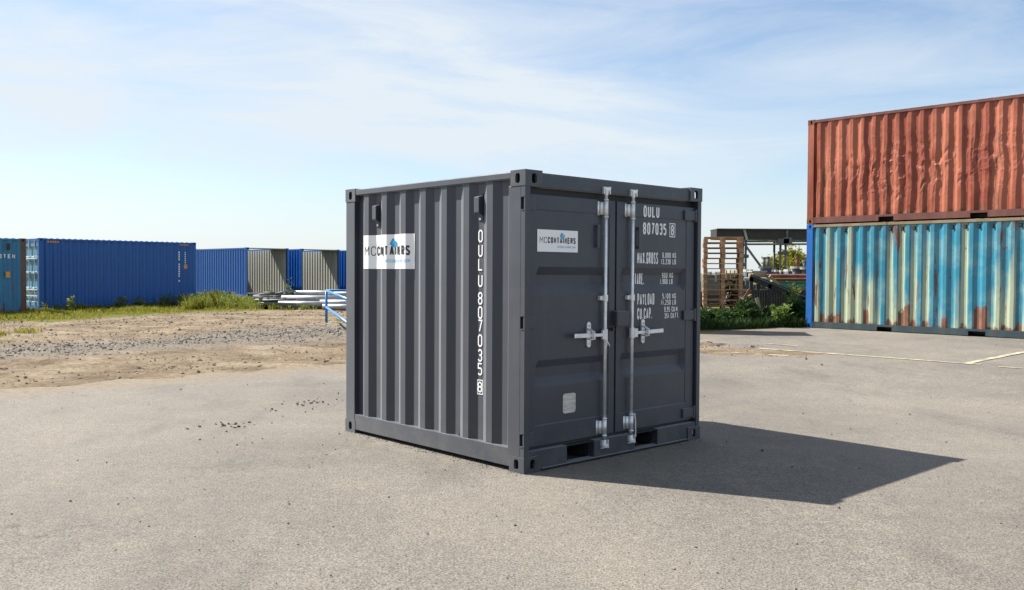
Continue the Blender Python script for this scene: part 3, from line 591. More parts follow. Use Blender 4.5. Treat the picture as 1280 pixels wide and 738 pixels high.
def rod(door, x, hz, hdir):
    y = .004; gal = M['galv']
    ro = MB().tube([(x, y, .16), (x, y, 2.12)], .0138, 14).build('locking_rod', gal, door, True)
    for zc in (.252, 2.015):                                      # long guide sleeves with a flange bolted to the door
        MB().tube([(x, y, zc - .062), (x, y, zc + .062)], .0185, 14).box((x - .072, DY - .006, zc - .055), (x - .046, DY + .0035, zc + .055)).box((x - .0465, .012, zc - .05), (x - .012, DY + .003, zc + .05)).build('rod_guide', gal, door, True)
        MB().tube([(x, y, zc - .074), (x, y, zc - .064)], .022, 14).build('collar', gal, door, True); MB().tube([(x, y, zc + .064), (x, y, zc + .074)], .022, 14).build('collar', gal, door, True)
    MB().box((x - .055, .008, 1.278), (x - .022, DY + .003, 1.312)).tube([(x, y, 1.27), (x, y, 1.32)], .022, 12).build('rod_guide', gal, door)
    for zc, sg in ((2.148, 1), (.118, -1)):                        # cams and their keepers on header and sill
        MB().tube([(x, y, zc - sg * .03), (x, y, zc + sg * .012)], [.0165, .021], 12).bar((x - .028, y - .004, zc + sg * .018), (x + .030, y - .006, zc + sg * .026), .034, .022).bar((x + .022, y - .01, zc + sg * .005), (x + .036, y - .01, zc + sg * .04), .02, .014, (0, 1, 0)).build('locking_cam', gal, door, False, .002)
        k = MB(); 
        for s_ in (-1, 1): k.box((x + s_ * .034 - .005, -.012, zc - .018), (x + s_ * .034 + .005, .0115, zc + .028))
        k.box((x - .040, -.006, zc + sg * .034 - .005), (x + .040, .0115, zc + sg * .034 + .005)); k.build('cam_keeper', gal, C, False, .002)
    # handle: hub on the rod, flat lever, hasp plate and catch
    MB().box((x + hdir * .010 - .0, y - .024, hz - .036), (x + hdir * .052, y - .002, hz + .036)).tube([(x, y, hz - .045), (x, y, hz + .045)], .023, 12).build('handle_hub', gal, door, False, .003)
    tip = x + hdir * .385
    MB().bar((x + hdir * .045, y - .016, hz), (x + hdir * .20, y - .02, hz + .002), .010, .026).bar((x + hdir * .20, y - .02, hz + .002), (tip, y - .026, hz + .006), .010, .034).build('door_handle', gal, door, False, .003)
    xc = x + hdir * .17
    hp = MB().box((xc - .022, DY - .010, hz - .075), (xc + .022, DY + .0035, hz + .085)).tube([(xc, DY - .010, hz + .085), (xc, DY + .0035, hz + .085)], .022, 12).tube([(xc, DY - .01, hz - .075), (xc, DY + .0035, hz - .075)], .022, 12)
    hp.build('hasp_plate', gal, door, False, .002)
    MB().bar((xc - .012, DY - .012, hz + .055), (xc - .012, -.035, hz + .03), .03, .012).bar((xc - .012, -.035, hz + .036), (xc - .008, -.035, hz - .03), .03, .010).build('handle_catch', gal, door, False, .002)
    MB().bar((xc - .016, DY - .01, hz - .028), (xc - .016, -.03, hz - .028), .035, .010).build('handle_catch', gal, door)
rod(DL, .900, 1.0, -1); rod(DR, 1.236, 1.0, 1)
MB().tube([(.90, -.018, .955), (.882, -.03, .92), (.876, -.026, .90)], .004, 6).tube([(.90, -.018, .955), (.915, -.03, .915), (.925, -.026, .905)], .004, 6).build('seal_wire', M['galv'], DL)
MB().tube([(1.262, -.01, .33), (1.272, -.012, .26), (1.276, -.012, .13)], .006, 6).build('seal_wire', M['galv'], DR)
for dr, x in ((DL, .825), (DR, 1.34)):                            # low dark grips beside the rods
    MB().box((x - .016, .018, 1.70), (x + .016, DY + .003, 1.722)).box((x - .016, .018, 1.86), (x + .016, DY + .003, 1.882)).box((x - .016, .010, 1.70), (x + .016, .0178, 1.882)).build('door_grip', an, dr, False, .003)
MB().box((1.012, -.028, 1.062), (1.155, DY + .002, 1.187)).build('lock_box', an, DR, False, .008)
MB().tube([(1.0, -.004, 1.04), (1.0, DY + .002, 1.04)], .014, 12).build('lock_bolt', M['dark'], DL)
for zc in (2.012, 1.125, .248):                                    # hinges: blade on the door, knuckle in the post
    MB().box((.0565, .016, zc - .050), (.120, DY + .002, zc + .050)).build('hinge', an, DL, False, .004)
    for q_ in (-.0505, .0505): MB().box((.0005, .018, zc + q_ - .004), (.006, .050, zc + q_ + .004)).build('hinge_lug', an, C)
    MB().box((CW - .235, .014, zc - .042), (CW - .058, DY + .002, zc + .042)).tube([(CW - .075, .02, zc - .055), (CW - .075, .02, zc + .055)], .016, 12).build('hinge', an, DR, False, .006)
# certificate plate
x0, x1, z0, z1, r_ = dw(.415), dw(.556), .402, .556, .02; vs = []
for cx_, cz_, a0_ in ((x1 - r_, z1 - r_, 0), (x0 + r_, z1 - r_, 90), (x0 + r_, z0 + r_, 180), (x1 - r_, z0 + r_, 270)):
    vs += [(cx_ + r_ * math.cos(R(a0_ + q_)), 0, cz_ + r_ * math.sin(R(a0_ + q_))) for q_ in (0, 30, 60, 90)]
n_ = len(vs); vs2 = [(x, DY + .0005, z) for x, _, z in vs] + [(x, DY + .0045, z) for x, _, z in vs]
MB().add(vs2, [tuple(range(n_))[::-1]] + [(i_, (i_ + 1) % n_, n_ + (i_ + 1) % n_, n_ + i_) for i_ in range(n_)]).build('data_plate', M['plate'], DL)
# door lettering
dmap = lambda x, z, l: (x, DY + .0028 - l, z)
def rec_depth(z): return float(np.interp(z, [.629, .700, .775, .832, 1.339, 1.412, 1.480, 1.542, 1.965, 1.975], [.004, .042, .042, .004, .004, .042, .042, .004, .004, 0]))
dmapr = lambda x, z, l: (dw(x) + (rec_depth(z) - .004) * 1.22, DY + rec_depth(z) - .0015 - l, z)
def letter(name, rows, parent, m, mp_=dmapr, sub=.012):
    for (s_, x0, z0, h_, tot, st) in rows:
        for wd in range(len(s_.split(' '))):
            text_mesh(MB(), s_, x0, z0, h_, tot, st, mp_, sub, wd).build(name, m, parent)
letter('lettering', [('OULU', 1.372, 1.972, .096, .212, .0155)], DR, M['ltr']); letter('lettering', [('807035', 1.366, 1.826, .100, .318, .0155)], DR, M['ltr'])
fr_ = MB(); x0, x1, z0, z1 = 1.728, 1.808, 1.812, 1.934
text_mesh(fr_, '8', x0 + .020, z0 + .016, .09, .042, .0135, dmapr)
for a_ in (((x0, z0), (x1, z0 + .008)), ((x0, z1 - .008), (x1, z1)), ((x0, z0 + .008), (x0 + .008, z1 - .008)), ((x1 - .008, z0 + .008), (x1, z1 - .008))):
    (p0, q0), (p1, q1) = a_; fr_.add([dmapr(p0, q0, 0), dmapr(p1, q0, 0), dmapr(p1, q1, 0), dmapr(p0, q1, 0)], [(0, 1, 2, 3)])
fr_.build('check_digit', M['ltr'], DR)
letter('lettering', [('MAX.GROSS', 1.294, 1.576, .098, .276, .0105)], DR, M['ltr']); letter('lettering', [('6,000 KG', 1.632, 1.630, .046, .19, .0072), ('13,230 LB', 1.612, 1.574, .046, .21, .0072)], DR, M['ltr'])
letter('lettering', [('TARE.', 1.262, 1.400, .096, .122, .0105)], DR, M['ltr']); letter('lettering', [('900 KG', 1.630, 1.455, .046, .155, .0072), ('1,980 LB', 1.604, 1.402, .046, .176, .0072)], DR, M['ltr'])
letter('lettering', [('PAYLOAD', 1.300, 1.228, .096, .226, .0105)], DR, M['ltr']); letter('lettering', [('5,100 KG', 1.636, 1.275, .046, .19, .0072), ('11,250 LB', 1.618, 1.221, .046, .21, .0072)], DR, M['ltr'])
letter('lettering', [('CU.CAP.', 1.300, 1.108, .094, .196, .0105)], DR, M['ltr']); letter('lettering', [('9,95 CU.M.', 1.664, 1.160, .046, .198, .0072), ('351 CU.FT.', 1.668, 1.104, .046, .205, .0072)], DR, M['ltr'])

def sign(x0, z0, w_, h_, base_map, parent, sub, name='sign'):
    """white sign with dark lettering, small tilted blue box and a pale blue line; base_map(x, z, lift)"""
    mb = MB(); xs = sorted(set([x0, x0 + w_] + ([x0 + w_ * i / 120 for i in range(121)] if sub else [])))
    vs = []; fs = []
    for i, x in enumerate(xs):
        vs += [base_map(x, z0, 0), base_map(x, z0 + h_, 0)]
        if i: fs.append((2 * i - 2, 2 * i, 2 * i + 1, 2 * i - 1))
    sg = mb.add(vs, fs).build(name, M['vinyl'], parent)
    lf = lambda x, z, l: base_map(x, z, l + .0012)
    t1 = text_mesh(MB(), 'MC', x0 + w_ * .056, z0 + h_ * .39, h_ * .28, w_ * .175, h_ * .030, lf, sub).build('lettering', M['inkgrey'], sg)
    t2 = text_mesh(MB(), 'CONTAINERS', x0 + w_ * .25, z0 + h_ * .39, h_ * .28, w_ * .69, h_ * .056, lf, sub).build('lettering', M['ink'], sg)
    t3 = text_mesh(MB(), 'MCCONTAINERS.COM', x0 + w_ * .485, z0 + h_ * .185, h_ * .095, w_ * .455, h_ * .018, lf, sub).build('lettering', M['inkpale'], sg)
    cx_, cz_ = x0 + w_ * .605, z0 + h_ * .74
    def quad(mb_, hw, hh, off, lift):
        a = R(-32); n = 8; vs = []; fs = []
        for i in range(n + 1):
            for k in (-1, 1):
                px, pz_ = -hw + 2 * hw * i / n + off[0], hh * k + off[1]; vs.append(lf(cx_ + px * math.cos(a) - pz_ * math.sin(a), cz_ + px * math.sin(a) + pz_ * math.cos(a), lift))
            if i: fs.append((2 * i - 2, 2 * i, 2 * i + 1, 2 * i - 1))
        mb_.add(vs, fs)
    q = MB(); quad(q, h_ * .125, h_ * .10, (0, 0), .0016); q.build('emblem', M['inkblue'], sg)
    q = MB(); quad(q, h_ * .06, h_ * .05, (h_ * .01, 0), .0024); q.build('emblem_window', M['inkpale'], sg)
    return sg
sign(dw(.127), 1.656, dw(.568) - dw(.127), .168, lambda x, z, l: (x, DY + .0005 - l, z), DL, None)
# sign pasted over the corrugations: x runs from the far end towards the doors, measured along the sheet
ts = np.linspace(CL - .13, .17, 4000); arc = np.concatenate([[0], np.cumsum(np.hypot(np.diff(ts), np.diff([wall_x(q) for q in ts])))])
a0 = float(np.interp(-2.175, -ts, arc)); a1 = float(np.interp(-1.425, -ts, arc))
def side_map(x, z, l):
    y = float(np.interp(x, arc, ts)); e = 1e-3; dxy = (wall_x(y + e) - wall_x(y - e)) / (2 * e); n_ = Vector((-1, dxy, 0)).normalized() * (.003 + l)
    return (wall_x(y) + n_.x, y + n_.y, z)
sign(a0, 1.522, a1 - a0, .304, side_map, C, .006)
# vertical number on the side, one upright character below another
chars = 'OULU 807035 8'; tops = [1.831, 1.717, 1.608, 1.480, None, 1.341, 1.229, 1.125, 1.008, .891, .783, None, .634]
mb = MB(); ym = .381 + .069 + .072 - .283 + .283 + .035
inx = D1 - .0035
vmap = lambda x, z, l: (inx - l, ym + .035 - x, z)
for ch, tp in zip(chars, tops):
    if tp is None: mb.build('lettering', M['ltr'], C); mb = MB()
    else: text_mesh(mb, ch, .007, tp - (.098 if tp > .7 else .084), .098 if tp > .7 else .084, .052, .0115, vmap)
mb.build('lettering', M['ltr'], C)
mb = MB()
for (x0, z0, x1, z1) in ((.0005, .533, .0695, .540), (.0005, .643, .0695, .650), (.0005, .540, .0065, .643), (.0635, .540, .0695, .643)):
    mb.add([vmap(x0, z0, 0), vmap(x1, z0, 0), vmap(x1, z1, 0), vmap(x0, z1, 0)], [(0, 1, 2, 3)])
mb.build('check_digit_frame', M['ltr'], C)
for k in (0, 5):                                                    # ventilator boxes on two inner flats
    yc = ym + k * PITCH_C; x = D1
    vs = [(x - .002, yc - .030, 1.935), (x - .002, yc + .030, 1.935), (x - .050, yc + .030, 1.965), (x - .050, yc - .030, 1.965), (x - .002, yc - .030, 2.098), (x - .002, yc + .030, 2.098), (x - .050, yc + .030, 2.086), (x - .050, yc - .030, 2.086)]
    v_ = MB().add(vs, [(0, 1, 2, 3), (3, 2, 6, 7), (7, 6, 5, 4), (0, 3, 7, 4), (1, 5, 6, 2)]).build('ventilator', an, C, False, .004)
    MB().box((x - .006, yc - .026, 1.900), (x - .001, yc + .026, 1.945)).build('mounting_plate', an, v_, False, .002); MB().tube([(x - .011, yc, 1.916), (x - .004, yc, 1.916)], .008, 8).build('bolt', M['galv'], v_)
    MB().box((x - .006, yc - .024, 2.096), (x - .001, yc + .024, 2.118)).build('mounting_plate', an, v_)
MB().tube([(.02, .78, .176), (.02, .78, .20)], .004, 6).build('bolt', M['dark'], C)

# ------------------------------------------------------------------ twenty-foot containers
LB, WB, HB = 6.058, 2.438, 2.591
def container20(label, loc, yaw, m, group=None, m_post=None, m_top=None, m_bot=None, m_end=None, m_cast=None, dent=0, doors=False, open_end=False, key='x', knocks=False, lash=False):
    c = thing('shipping_container', label, 'container', loc, yaw, group)
    m_post = m_post or m; m_top = m_top or m; m_bot = m_bot or m; m_cast = m_cast or m_post
    castings(c, LB, WB, HB, .178, .162, m_cast, key)
    for x in (0, 1):
        for y in (0, 1):
            pw_, pd_ = (.16, .12) if not (open_end and x) else (.07, .062); x0, y0 = (.004 if not x else LB - .004 - pw_), (.004 if not y else WB - .004 - pd_); box_part('corner_post', (x0, y0, .116), (x0 + pw_, y0 + pd_, HB - .116), m_post, c)
    for y0, y1 in ((.004, .064), (WB - .064, WB - .004)):
        box_part('top_side_rail', (.1785, y0, HB - .075), (LB - .1785, y1, HB - .012), m_top, c)
        r = MB().box((.1785, y0, .115), (LB - .1785, y1, .165))
        for a, b_ in ((.1785, 1.824), (2.184, 3.874), (4.234, LB - .1785)): r.box((a, y0, .018), (b_, y1, .1145))
        r.build('bottom_side_rail', m_bot, c)
    box_part('underframe', (.2, .30, .03), (LB - .2, WB - .30, .14), M['blacksteel'], c); box_part('floor', (.1, .06, .142), (LB - .1, WB - .06, .17), M['blacksteel'], c)
    pitch = .278; bp, f = corr(.16, LB - .16, pitch, (.072, .068, .070, .068), .26)
    cols = []
    for (t0, _), (t1, _) in zip(bp, bp[1:]):
        k = 3 if dent else 1
        cols += [t0 + (t1 - t0) * i / k for i in range(k)]
    cols.append(bp[-1][0]); zs = np.linspace(.16, HB - .07, 56 if dent else 2)
    for side in (0, 1):
        vs = []; fs = []; nz = len(zs)
        for t_ in cols:
            for z in zs:
                y = .014 + .042 * f(t_); x = t_
                if dent and side == 0:
                    en = math.sin(math.pi * (z - .16) / (HB - .23)) ** .5
                    zone = .22 + 1.0 * math.exp(-((t_ - 2.2) / 1.5) ** 2 - ((z - 1.1) / .75) ** 2) + .6 * math.exp(-((t_ - 4.6) / .8) ** 2 - ((z - 1.3) / .8) ** 2)
                    n1_ = noise.noise(Vector((t_ * 2.6, z * 1.5, 1.7))); n2_ = noise.noise(Vector((t_ * 3.4 + z * .8, z * 2.8, 8.1))); n3_ = noise.noise(Vector((t_ * 7.5, z * 5.5, 3.3)))
                    ck = max(0, .16 - abs(n1_)) / .16; ck2 = max(0, .14 - abs(n2_)) / .14; ck3 = max(0, .2 - abs(n3_)) / .2
                    y += dent * en * zone * (.030 * noise.noise(Vector((t_ * 1.6, z * .9, 4.2))) + .024 * ck - .014 * ck2 + .008 * ck3 + .012 * n3_)
                    x += dent * en * zone * (.085 * noise.noise(Vector((t_ * 1.9, z * 1.6, 12.2))) + .020 * ck2 - .014 * ck)
                    y = max(y, .006)
                vs.append((x, y if side == 0 else WB - y, z))
        for i in range(len(cols) - 1):
            for j in range(nz - 1):
                a = i * nz + j; q = (a, a + nz, a + nz + 1, a + 1); fs.append(q if side == 0 else q[::-1])
        MB().add(vs, fs).build('side_panel', m, c)
    if open_end:                                                    # pale lining sheets a hand inside the steel
        for side in (0, 1):
            vs = []
            for t_, d in bp:
                y = .066 + .036 * d; vs += [(t_, y if side == 0 else WB - y, .171), (t_, y if side == 0 else WB - y, HB - .08)]
            fs = [(2 * i, 2 * i + 1, 2 * i + 3, 2 * i + 2) for i in range(len(bp) - 1)]
            MB().add(vs, fs if side == 0 else [q[::-1] for q in fs]).build('inner_wall', M['interior'], c)
        box_part('roof_panel', (LB - 1.9, .064, HB - .03), (LB - .0702, WB - .064, HB - .013), M['interior'], c); box_part('inner_end', (.2, .1, .172), (.21, WB - .1, HB - .088), M['interior'], c)  # made-up part roof: shades the lining in front, left open behind for sun
    if not open_end:
     vs = []; bpr_, _ = corr(.18, LB - .18, .209, (.10, .025, .059, .025))
     for t_, d in bpr_: vs += [(t_, .03, HB - .0125), (t_, .10, HB - .004 - .02 * d + .012), (t_, WB - .10, HB - .004 - .02 * d + .012), (t_, WB - .03, HB - .0125)]
     fs = [(4 * i + j, 4 * i + 4 + j, 4 * i + 5 + j, 4 * i + 1 + j) for i in range(len(bpr_) - 1) for j in range(3)]; MB().add(vs, fs).build('roof_panel', m_top, c)
    for e in (0, 1):
        xx = (.006, .07) if e == 0 else (LB - .07, LB - .006)
        box_part('end_header', (xx[0], .1625, HB - (.11 if not (open_end and e) else .06)), (xx[1], WB - .1625, HB - .014), m_post if not (open_end and e) else M['interior'], c); box_part('end_sill', (xx[0], .1625, .02), (xx[1], WB - .1625, .16), m_post, c)
        if open_end and e == 1: continue
        if doors and e == 0:
            md = m_end or m
            for d0, d1 in ((.13, 1.212), (1.226, WB - .13)):
                vs = []; fs = []; zp = [(.165, 0), (.30, 0), (.34, .035), (.62, .035), (.66, 0), (.80, 0), (.84, .035), (1.14, .035), (1.18, 0), (1.36, 0), (1.40, .035), (1.72, .035), (1.76, 0), (1.92, 0), (1.96, .035), (2.26, .035), (2.30, 0), (HB - .112, 0)]
                for z, d in zp: vs += [(.03 + d, d0, z), (.03 + d, d1, z)]
                fs = [(2 * i, 2 * i + 2, 2 * i + 3, 2 * i + 1) for i in range(len(zp) - 1)]
                dr = MB().add(vs, fs).build('door', md, c)
                for k in (.25, .72):
                    yy = d0 + (d1 - d0) * k; MB().tube([(.012, yy, .1), (.012, yy, HB - .08)], .02, 8).build('locking_rod', M['galv'], dr)
                for zh in (.5, .72, 1.26, 1.84): MB().box((-.002, d0 + .05, zh), (.0295, d1 - .05, zh + .045)).build('rod_bracket', M['galv'] if zh != 1.26 else M['dark'], dr)
        else:
            vs = []; bpe_, _ = corr(.12, WB - .12, .25, (.11, .035, .07, .035))
            for t_, d in bpe_: q = .02 + .036 * d; vs += [(q if e == 0 else LB - q, t_, .155), (q if e == 0 else LB - q, t_, HB - .1)]
            fs = [(2 * i, 2 * i + 1, 2 * i + 3, 2 * i + 2) for i in range(len(bpe_) - 1)]; MB().add(vs, fs if e == 0 else [q[::-1] for q in fs]).build('end_panel', m_end or m, c)
    if lash:                                                        # lashing lugs under the top rail on every second inner flat
        k = 0; x = .26 + .072 + .068 + .035
        while x < LB - .3:
            if k % 5 not in (2,): MB().box((x - .022, .012, HB - .20), (x + .022, .0545, HB - .145)).box((x - .030, .050, HB - .215), (x + .030, .0557, HB - .13)).build('lashing_lug', M['dark'], c)
            x += pitch * (2 if k < 3 else 1); k += 1
    return c
zs_ = .14; ys_ = -.8100
SX, SY = 7.381, 22.678
low = container20('weathered turquoise container streaked with rust under a red one', (SX, SY, zs_ - .003), ys_, M['teal'], m_post=M['bluepost'], m_top=M['tealtop'], m_bot=M['tealrail'], key='low', lash=True, dent=.10, m_cast=M['bluepost'])
upc = container20('dented faded red container stacked on top of a turquoise one', (SX, SY, zs_ + HB + .004), ys_, M['red'], m_post=M['red'], m_bot=M['redrail'], m_top=M['redrail'], key='up', dent=.72)
def blur_marks(name, parent, m, marks, y):                          # markings too small to read in the photograph: plain dabs of paint
    mb = MB()
    for (x0, z0, x1, z1) in marks: mb.add([(x0, y, z0), (x1, y, z0), (x1, y, z1), (x0, y, z1)], [(0, 1, 2, 3)])
    return mb.build(name, m, parent)
blur_marks('lettering', low, M['ltr'], [(5.41 + .05 * i, 2.02 - .09 * j, 5.445 + .05 * i, 2.08 - .09 * j) for i in range(3) for j in range(3)], .0125)
# dark blue container on the grass with sunlit doors
YB = R(45.5); hx_, hy_ = -16.85, 32.15
YH = R(48.5)
hc = container20('navy blue container with pale sunlit doors standing on the grass', (hx_, hy_, .03), YH, M['navy'], m_end=M['navydoor'], doors=True, key='navy')
blur_marks('marking_strip', hc, M['orange'], [(.30 + .085 * i, 2.435, .36 + .085 * i, 2.50) for i in range(5)], .012)
blur_marks('marking_strip', hc, M['orange'], [(5.35 + .08 * i, 2.455, 5.40 + .08 * i, 2.51) for i in range(5)], .002)
blur_marks('lettering', hc, M['ltr'], [(5.30, 2.15 - .095 * i, 5.355, 2.215 - .095 * i) for i in range(13) if i not in (4, 11)], .012)
blur_marks('lettering', hc, M['ltr'], [(5.57, 2.15 - .08 * i, 5.61, 2.20 - .08 * i) for i in range(6)], .012)
MB().add([(5.53 + .075 + .075 * math.cos(a), .011, 1.62 + .10 * math.sin(a)) for a in np.linspace(0, 2 * math.pi, 13)[:-1]], [tuple(range(12))]).build('sticker', M['orange'], hc)
# azure container at the edge of the view
ex_, ey_ = at(33, 350, 29.9).x, 29.9
cy = container20('azure container with a rusty corner post beside the navy one', (ex_ - LB * math.cos(YB), ey_ - LB * math.sin(YB), -.07), YB, M['azure'], m_post=M['rustpost'], m_top=M['azure'], key='azure', dent=.15)
mb = MB()
for i, ch in enumerate('OTEN'): text_mesh(mb, ch, 0, 0, .13, .085, .026, lambda x, z, l, i=i: (5.235 + .135 * i + x, .010 - l, 1.93 + z))
mb.build('lettering', M['ltr'], cy)
MB().add([(5.44, .011, 1.30), (5.57, .011, 1.30), (5.57, .011, 1.49), (5.44, .011, 1.49)], [(0, 1, 2, 3)]).build('sticker', M['orange'], cy)
MB().box((5.48, -.02, 2.20), (5.57, .02, 2.42)).build('ventilator', M['dark'], cy, False, .01)
# a row of open-ended blue containers beyond
YR = R(43.4); ar = Vector((math.cos(YR), math.sin(YR), 0)); br = Vector((-math.sin(YR), math.cos(YR), 0)); P1 = Vector((-13.69, 46.48, .1))
labs = ['open-ended blue container with pale lining, its flank beside the navy container', 'open-ended blue container between two others of its row, behind the pipes', 'blue container of the open-ended row, half behind the dark grey container']
for k in range(3):
    o_ = P1 + ar * (3.19 * k) + br * LB
    container20(labs[k], o_, YR - math.pi / 2, M['rowblue'], 'open-ended blue containers in a row', open_end=True, m_post=M['rowblue'], key='row')

# ------------------------------------------------------------------ pallets
PW, PD, PHt = 1.0, 1.2, .131                                        # width facing the camera, depth, height
def board(name, a, b_, m): return MB().box(a, b_).mesh(name, m)
pd = {'top': board('top_board', (0, 0, 0), (PW, .1, .020), M['wood']), 'cross': board('stringer_board', (0, 0, 0), (.10, PD, .018), M['wood']), 'block': board('block', (0, 0, 0), (.10, .13, .075), M['wood']), 'bot': board('bottom_board', (0, 0, 0), (.10, PD, .018), M['wood'])}
def make_pallet(label, group):
    r = thing('pallet', label, 'pallet', group=group)
    for i in range(7): o = link('top_board', pd['top'], r); o.location = (0, i * (PD - .1) / 6, .111)
    for i in range(3):
        o = link('stringer_board', pd['cross'], r); o.location = (i * (PW - .10) / 2, 0, .093)
        o = link('bottom_board', pd['bot'], r); o.location = (i * (PW - .10) / 2, 0, 0)
        for j in range(3): o = link('block', pd['block'], r); o.location = (i * (PW - .10) / 2, j * (PD - .13) / 2, .018)
    return r
proto = make_pallet('worn wooden pallet in the tall stack beside the weeds', 'pallets stacked beside the weeds')
YP = 23.6; xp = at(879.5, 350, YP).x; first = True
ORD = dict(enumerate('zeroth first second third fourth fifth sixth seventh eighth ninth tenth eleventh twelfth thirteenth fourteenth fifteenth sixteenth seventeenth eighteenth nineteenth twentieth twenty-first twenty-second'.split()))
def pallet_stack(x, y, n, rz, jit, label, group):
    global first
    for i in range(n):
        if first: p_ = proto; first = False
        else: p_ = copy_tree(proto)
        nth = n - i; p_['group'] = group
        p_['label'] = ('topmost ' + label) if nth == 1 else ('lowest ' + label) if nth == n else label.replace(' in ', ', ' + ORD[nth] + ' from the top, in ', 1)
        p_.location = (x + random.uniform(-jit, jit), y + random.uniform(-jit, jit), float(g(x, y)) - .01 + i * (PHt + .0055)); p_.rotation_euler = (0, 0, rz + random.uniform(-.012, .012))
pallet_stack(xp, YP, 17, R(-11), .012, 'worn wooden pallet in the tall stack beside the weeds', 'pallets stacked beside the weeds')
pallet_stack(3.05, 21.05, 22, R(-8), .012, 'wooden pallet in a higher stack hidden behind the dark grey container', 'pallets stacked behind the container')

# ------------------------------------------------------------------ blue handrail
hr = pix(408, 406); h0 = Vector(hr); HT = .97
e1 = Vector((-2.95, 16.6, 0)); e2 = Vector((h0.x + 2.6, h0.y + 2.4, 0))
hrail = thing('handrail', 'blue tubular steel handrail on the sandy ground', 'handrail', h0)
def hl(v): return Vector(v) - h0
for q in (h0, e1, e2): MB().tube([hl((q.x, q.y, -.05)), hl((q.x, q.y, HT))], .038, 10).build('post', M['railblue'], hrail, True)
for z in (HT - .02, .49):
    MB().tube([hl((h0.x, h0.y, z)), hl((e1.x, e1.y, z))], .034, 10).build('rail', M['railblue'], hrail, True)
MB().tube([hl((h0.x, h0.y, HT - .021)), hl((e2.x, e2.y, HT - .021))], .034, 10).build('rail', M['railblue'], hrail, True)

# ------------------------------------------------------------------ pale pipes and scrap by the row
def pipe(u0, u1, v, Yd, r, m=None, label='', dy=0.0, group='pale pipes lying by the blue containers'):
    a, b_ = at(u0, v, Yd), at(u1, v, Yd + dy); b_.z = a.z
    o = MB().ring(a, b_, r, r * .86, 16).build('pipe', m or M['pipe'], None, False)
    o.data.polygons.foreach_set('use_smooth', [True] * len(o.data.polygons)); tag(o, label, 'pipe', group); return a, b_, r
for (u0, u1, v, Yd, r, dy, lab) in ((348, 432, 380.5, 34.0, .125, .3, 'thick pale pipe at the bottom front of the pile'), (352, 445, 373.5, 34.25, .125, .2, 'thick pale pipe lying on top of the pile front'), (403, 470, 384, 33.5, .11, .2, 'short pale pipe on the ground by the handrail'), (400, 480, 378.5, 33.9, .11, .2, 'pale pipe resting behind the handrail post'), (368, 455, 366.5, 35.0, .10, .2, 'slim pale pipe along the top of the pile'), (360, 450, 380.5, 34.35, .12, .2, 'pale pipe in the second row at the bottom'), (362, 452, 373.2, 34.6, .12, .2, 'pale pipe in the second row of the pile'), (410, 480, 367.5, 34.5, .09, .2, 'slim white pipe level with the rail top')):
    pipe(u0, u1, v, Yd, r, M['pipe'] if 'white' not in lab else M['whitejunk'], lab, dy)
for k, uu in enumerate((351, 389, 420)):
    q = at(uu, 386.5, 34.1); z = float(g(q.x, q.y)); tag(MB().box((q.x - .06, q.y - .35, z - .04), (q.x + .06, q.y + .75, q.z - .015 + .03)).build('timber_bearer', M['palewood']), 'timber bearer under the pale pipes', 'timber', 'bearers under the pipes')
# scaffold tubes and frames in a loose heap left of the pipes
for k in range(16):
    u0 = random.uniform(316, 330); v0 = random.uniform(367, 383); Yd = random.uniform(33.6, 35.0); a = at(u0, v0, Yd); b_ = at(u0 + random.uniform(20, 44), v0 + random.uniform(-3, 3), Yd + random.uniform(-.3, .5))
    o = MB().tube([a, b_], random.uniform(.025, .04), 7).build('scaffold_tube', M['greysteel'] if k % 3 else M['whitejunk'], None, True); tag(o, 'grey scaffold tube in the tangled heap left of the pipes', 'tube', 'scaffold tubes in a heap')
for k, (u0, v0) in enumerate(((330, 366), (338, 372), (326, 376), (345, 367))):
    a = at(u0, v0, 34.4); f_ = MB(); d = Vector((.55, .1, .12 * (k % 2))); w_ = Vector((.05, .5, -.05))
    for p_, q_ in ((a, a + d), (a + w_, a + w_ + d), (a, a + w_), (a + d, a + d + w_), (a + d * .5, a + d * .5 + w_)): f_.tube([p_, q_], .028, 7)
    tag(f_.build('scaffold_rack', M['greysteel'], None, True), 'grey scaffold frame lying on the tangled heap', 'frame', 'scaffold frames in the heap')
for k in range(9):
    u0 = random.uniform(318, 350); q = at(u0, 384, 34.2); tag(MB().box((q.x - .3, q.y - .06, float(g(q.x, q.y)) - .03), (q.x + .3, q.y + .06, float(g(q.x, q.y)) + .15 + .05 * k)).build('timber_bearer', M['greysteel']), 'grey timber block under the tangled heap', 'timber', 'blocks under the heap') if k < 3 else None

# ------------------------------------------------------------------ shelter and scrap yard in the gap
YS = 42.0
sh = thing('open_shelter', 'open steel shelter with a flat dark roof behind the scrap', 'shelter', (at(940, 300, YS).x, YS, .14))
base = sh.location.copy()
def sp(u, v, Yd=YS): return at(u, v, Yd) - base
r0, r1 = sp(896, 287), sp(1060, 286)
MB().box((r0.x, 0, sp(950, 299.5).z), (r1.x, 1.3, sp(950, 287).z)).build('roof', M['roofdark'], sh)
MB().box((r0.x - .02, -.15, sp(950, 287.2).z), (r1.x, 1.4, sp(950, 286.2).z)).build('roof_sheet', M['greysteel'], sh)
for u in (929.5, 933, 976.5, 983, 1030):
    MB().tube([(sp(u, 300).x, .1, -.1), (sp(u, 300).x, .1, sp(u, 299).z)], .055, 8).build('post', M['greysteel'], sh, True)
for u in (929.5, 976.5, 1030): MB().tube([(sp(u, 300).x, 1.1, -.1), (sp(u, 300).x, 1.1, sp(u, 299).z)], .055, 8).build('post', M['greysteel'], sh, True)
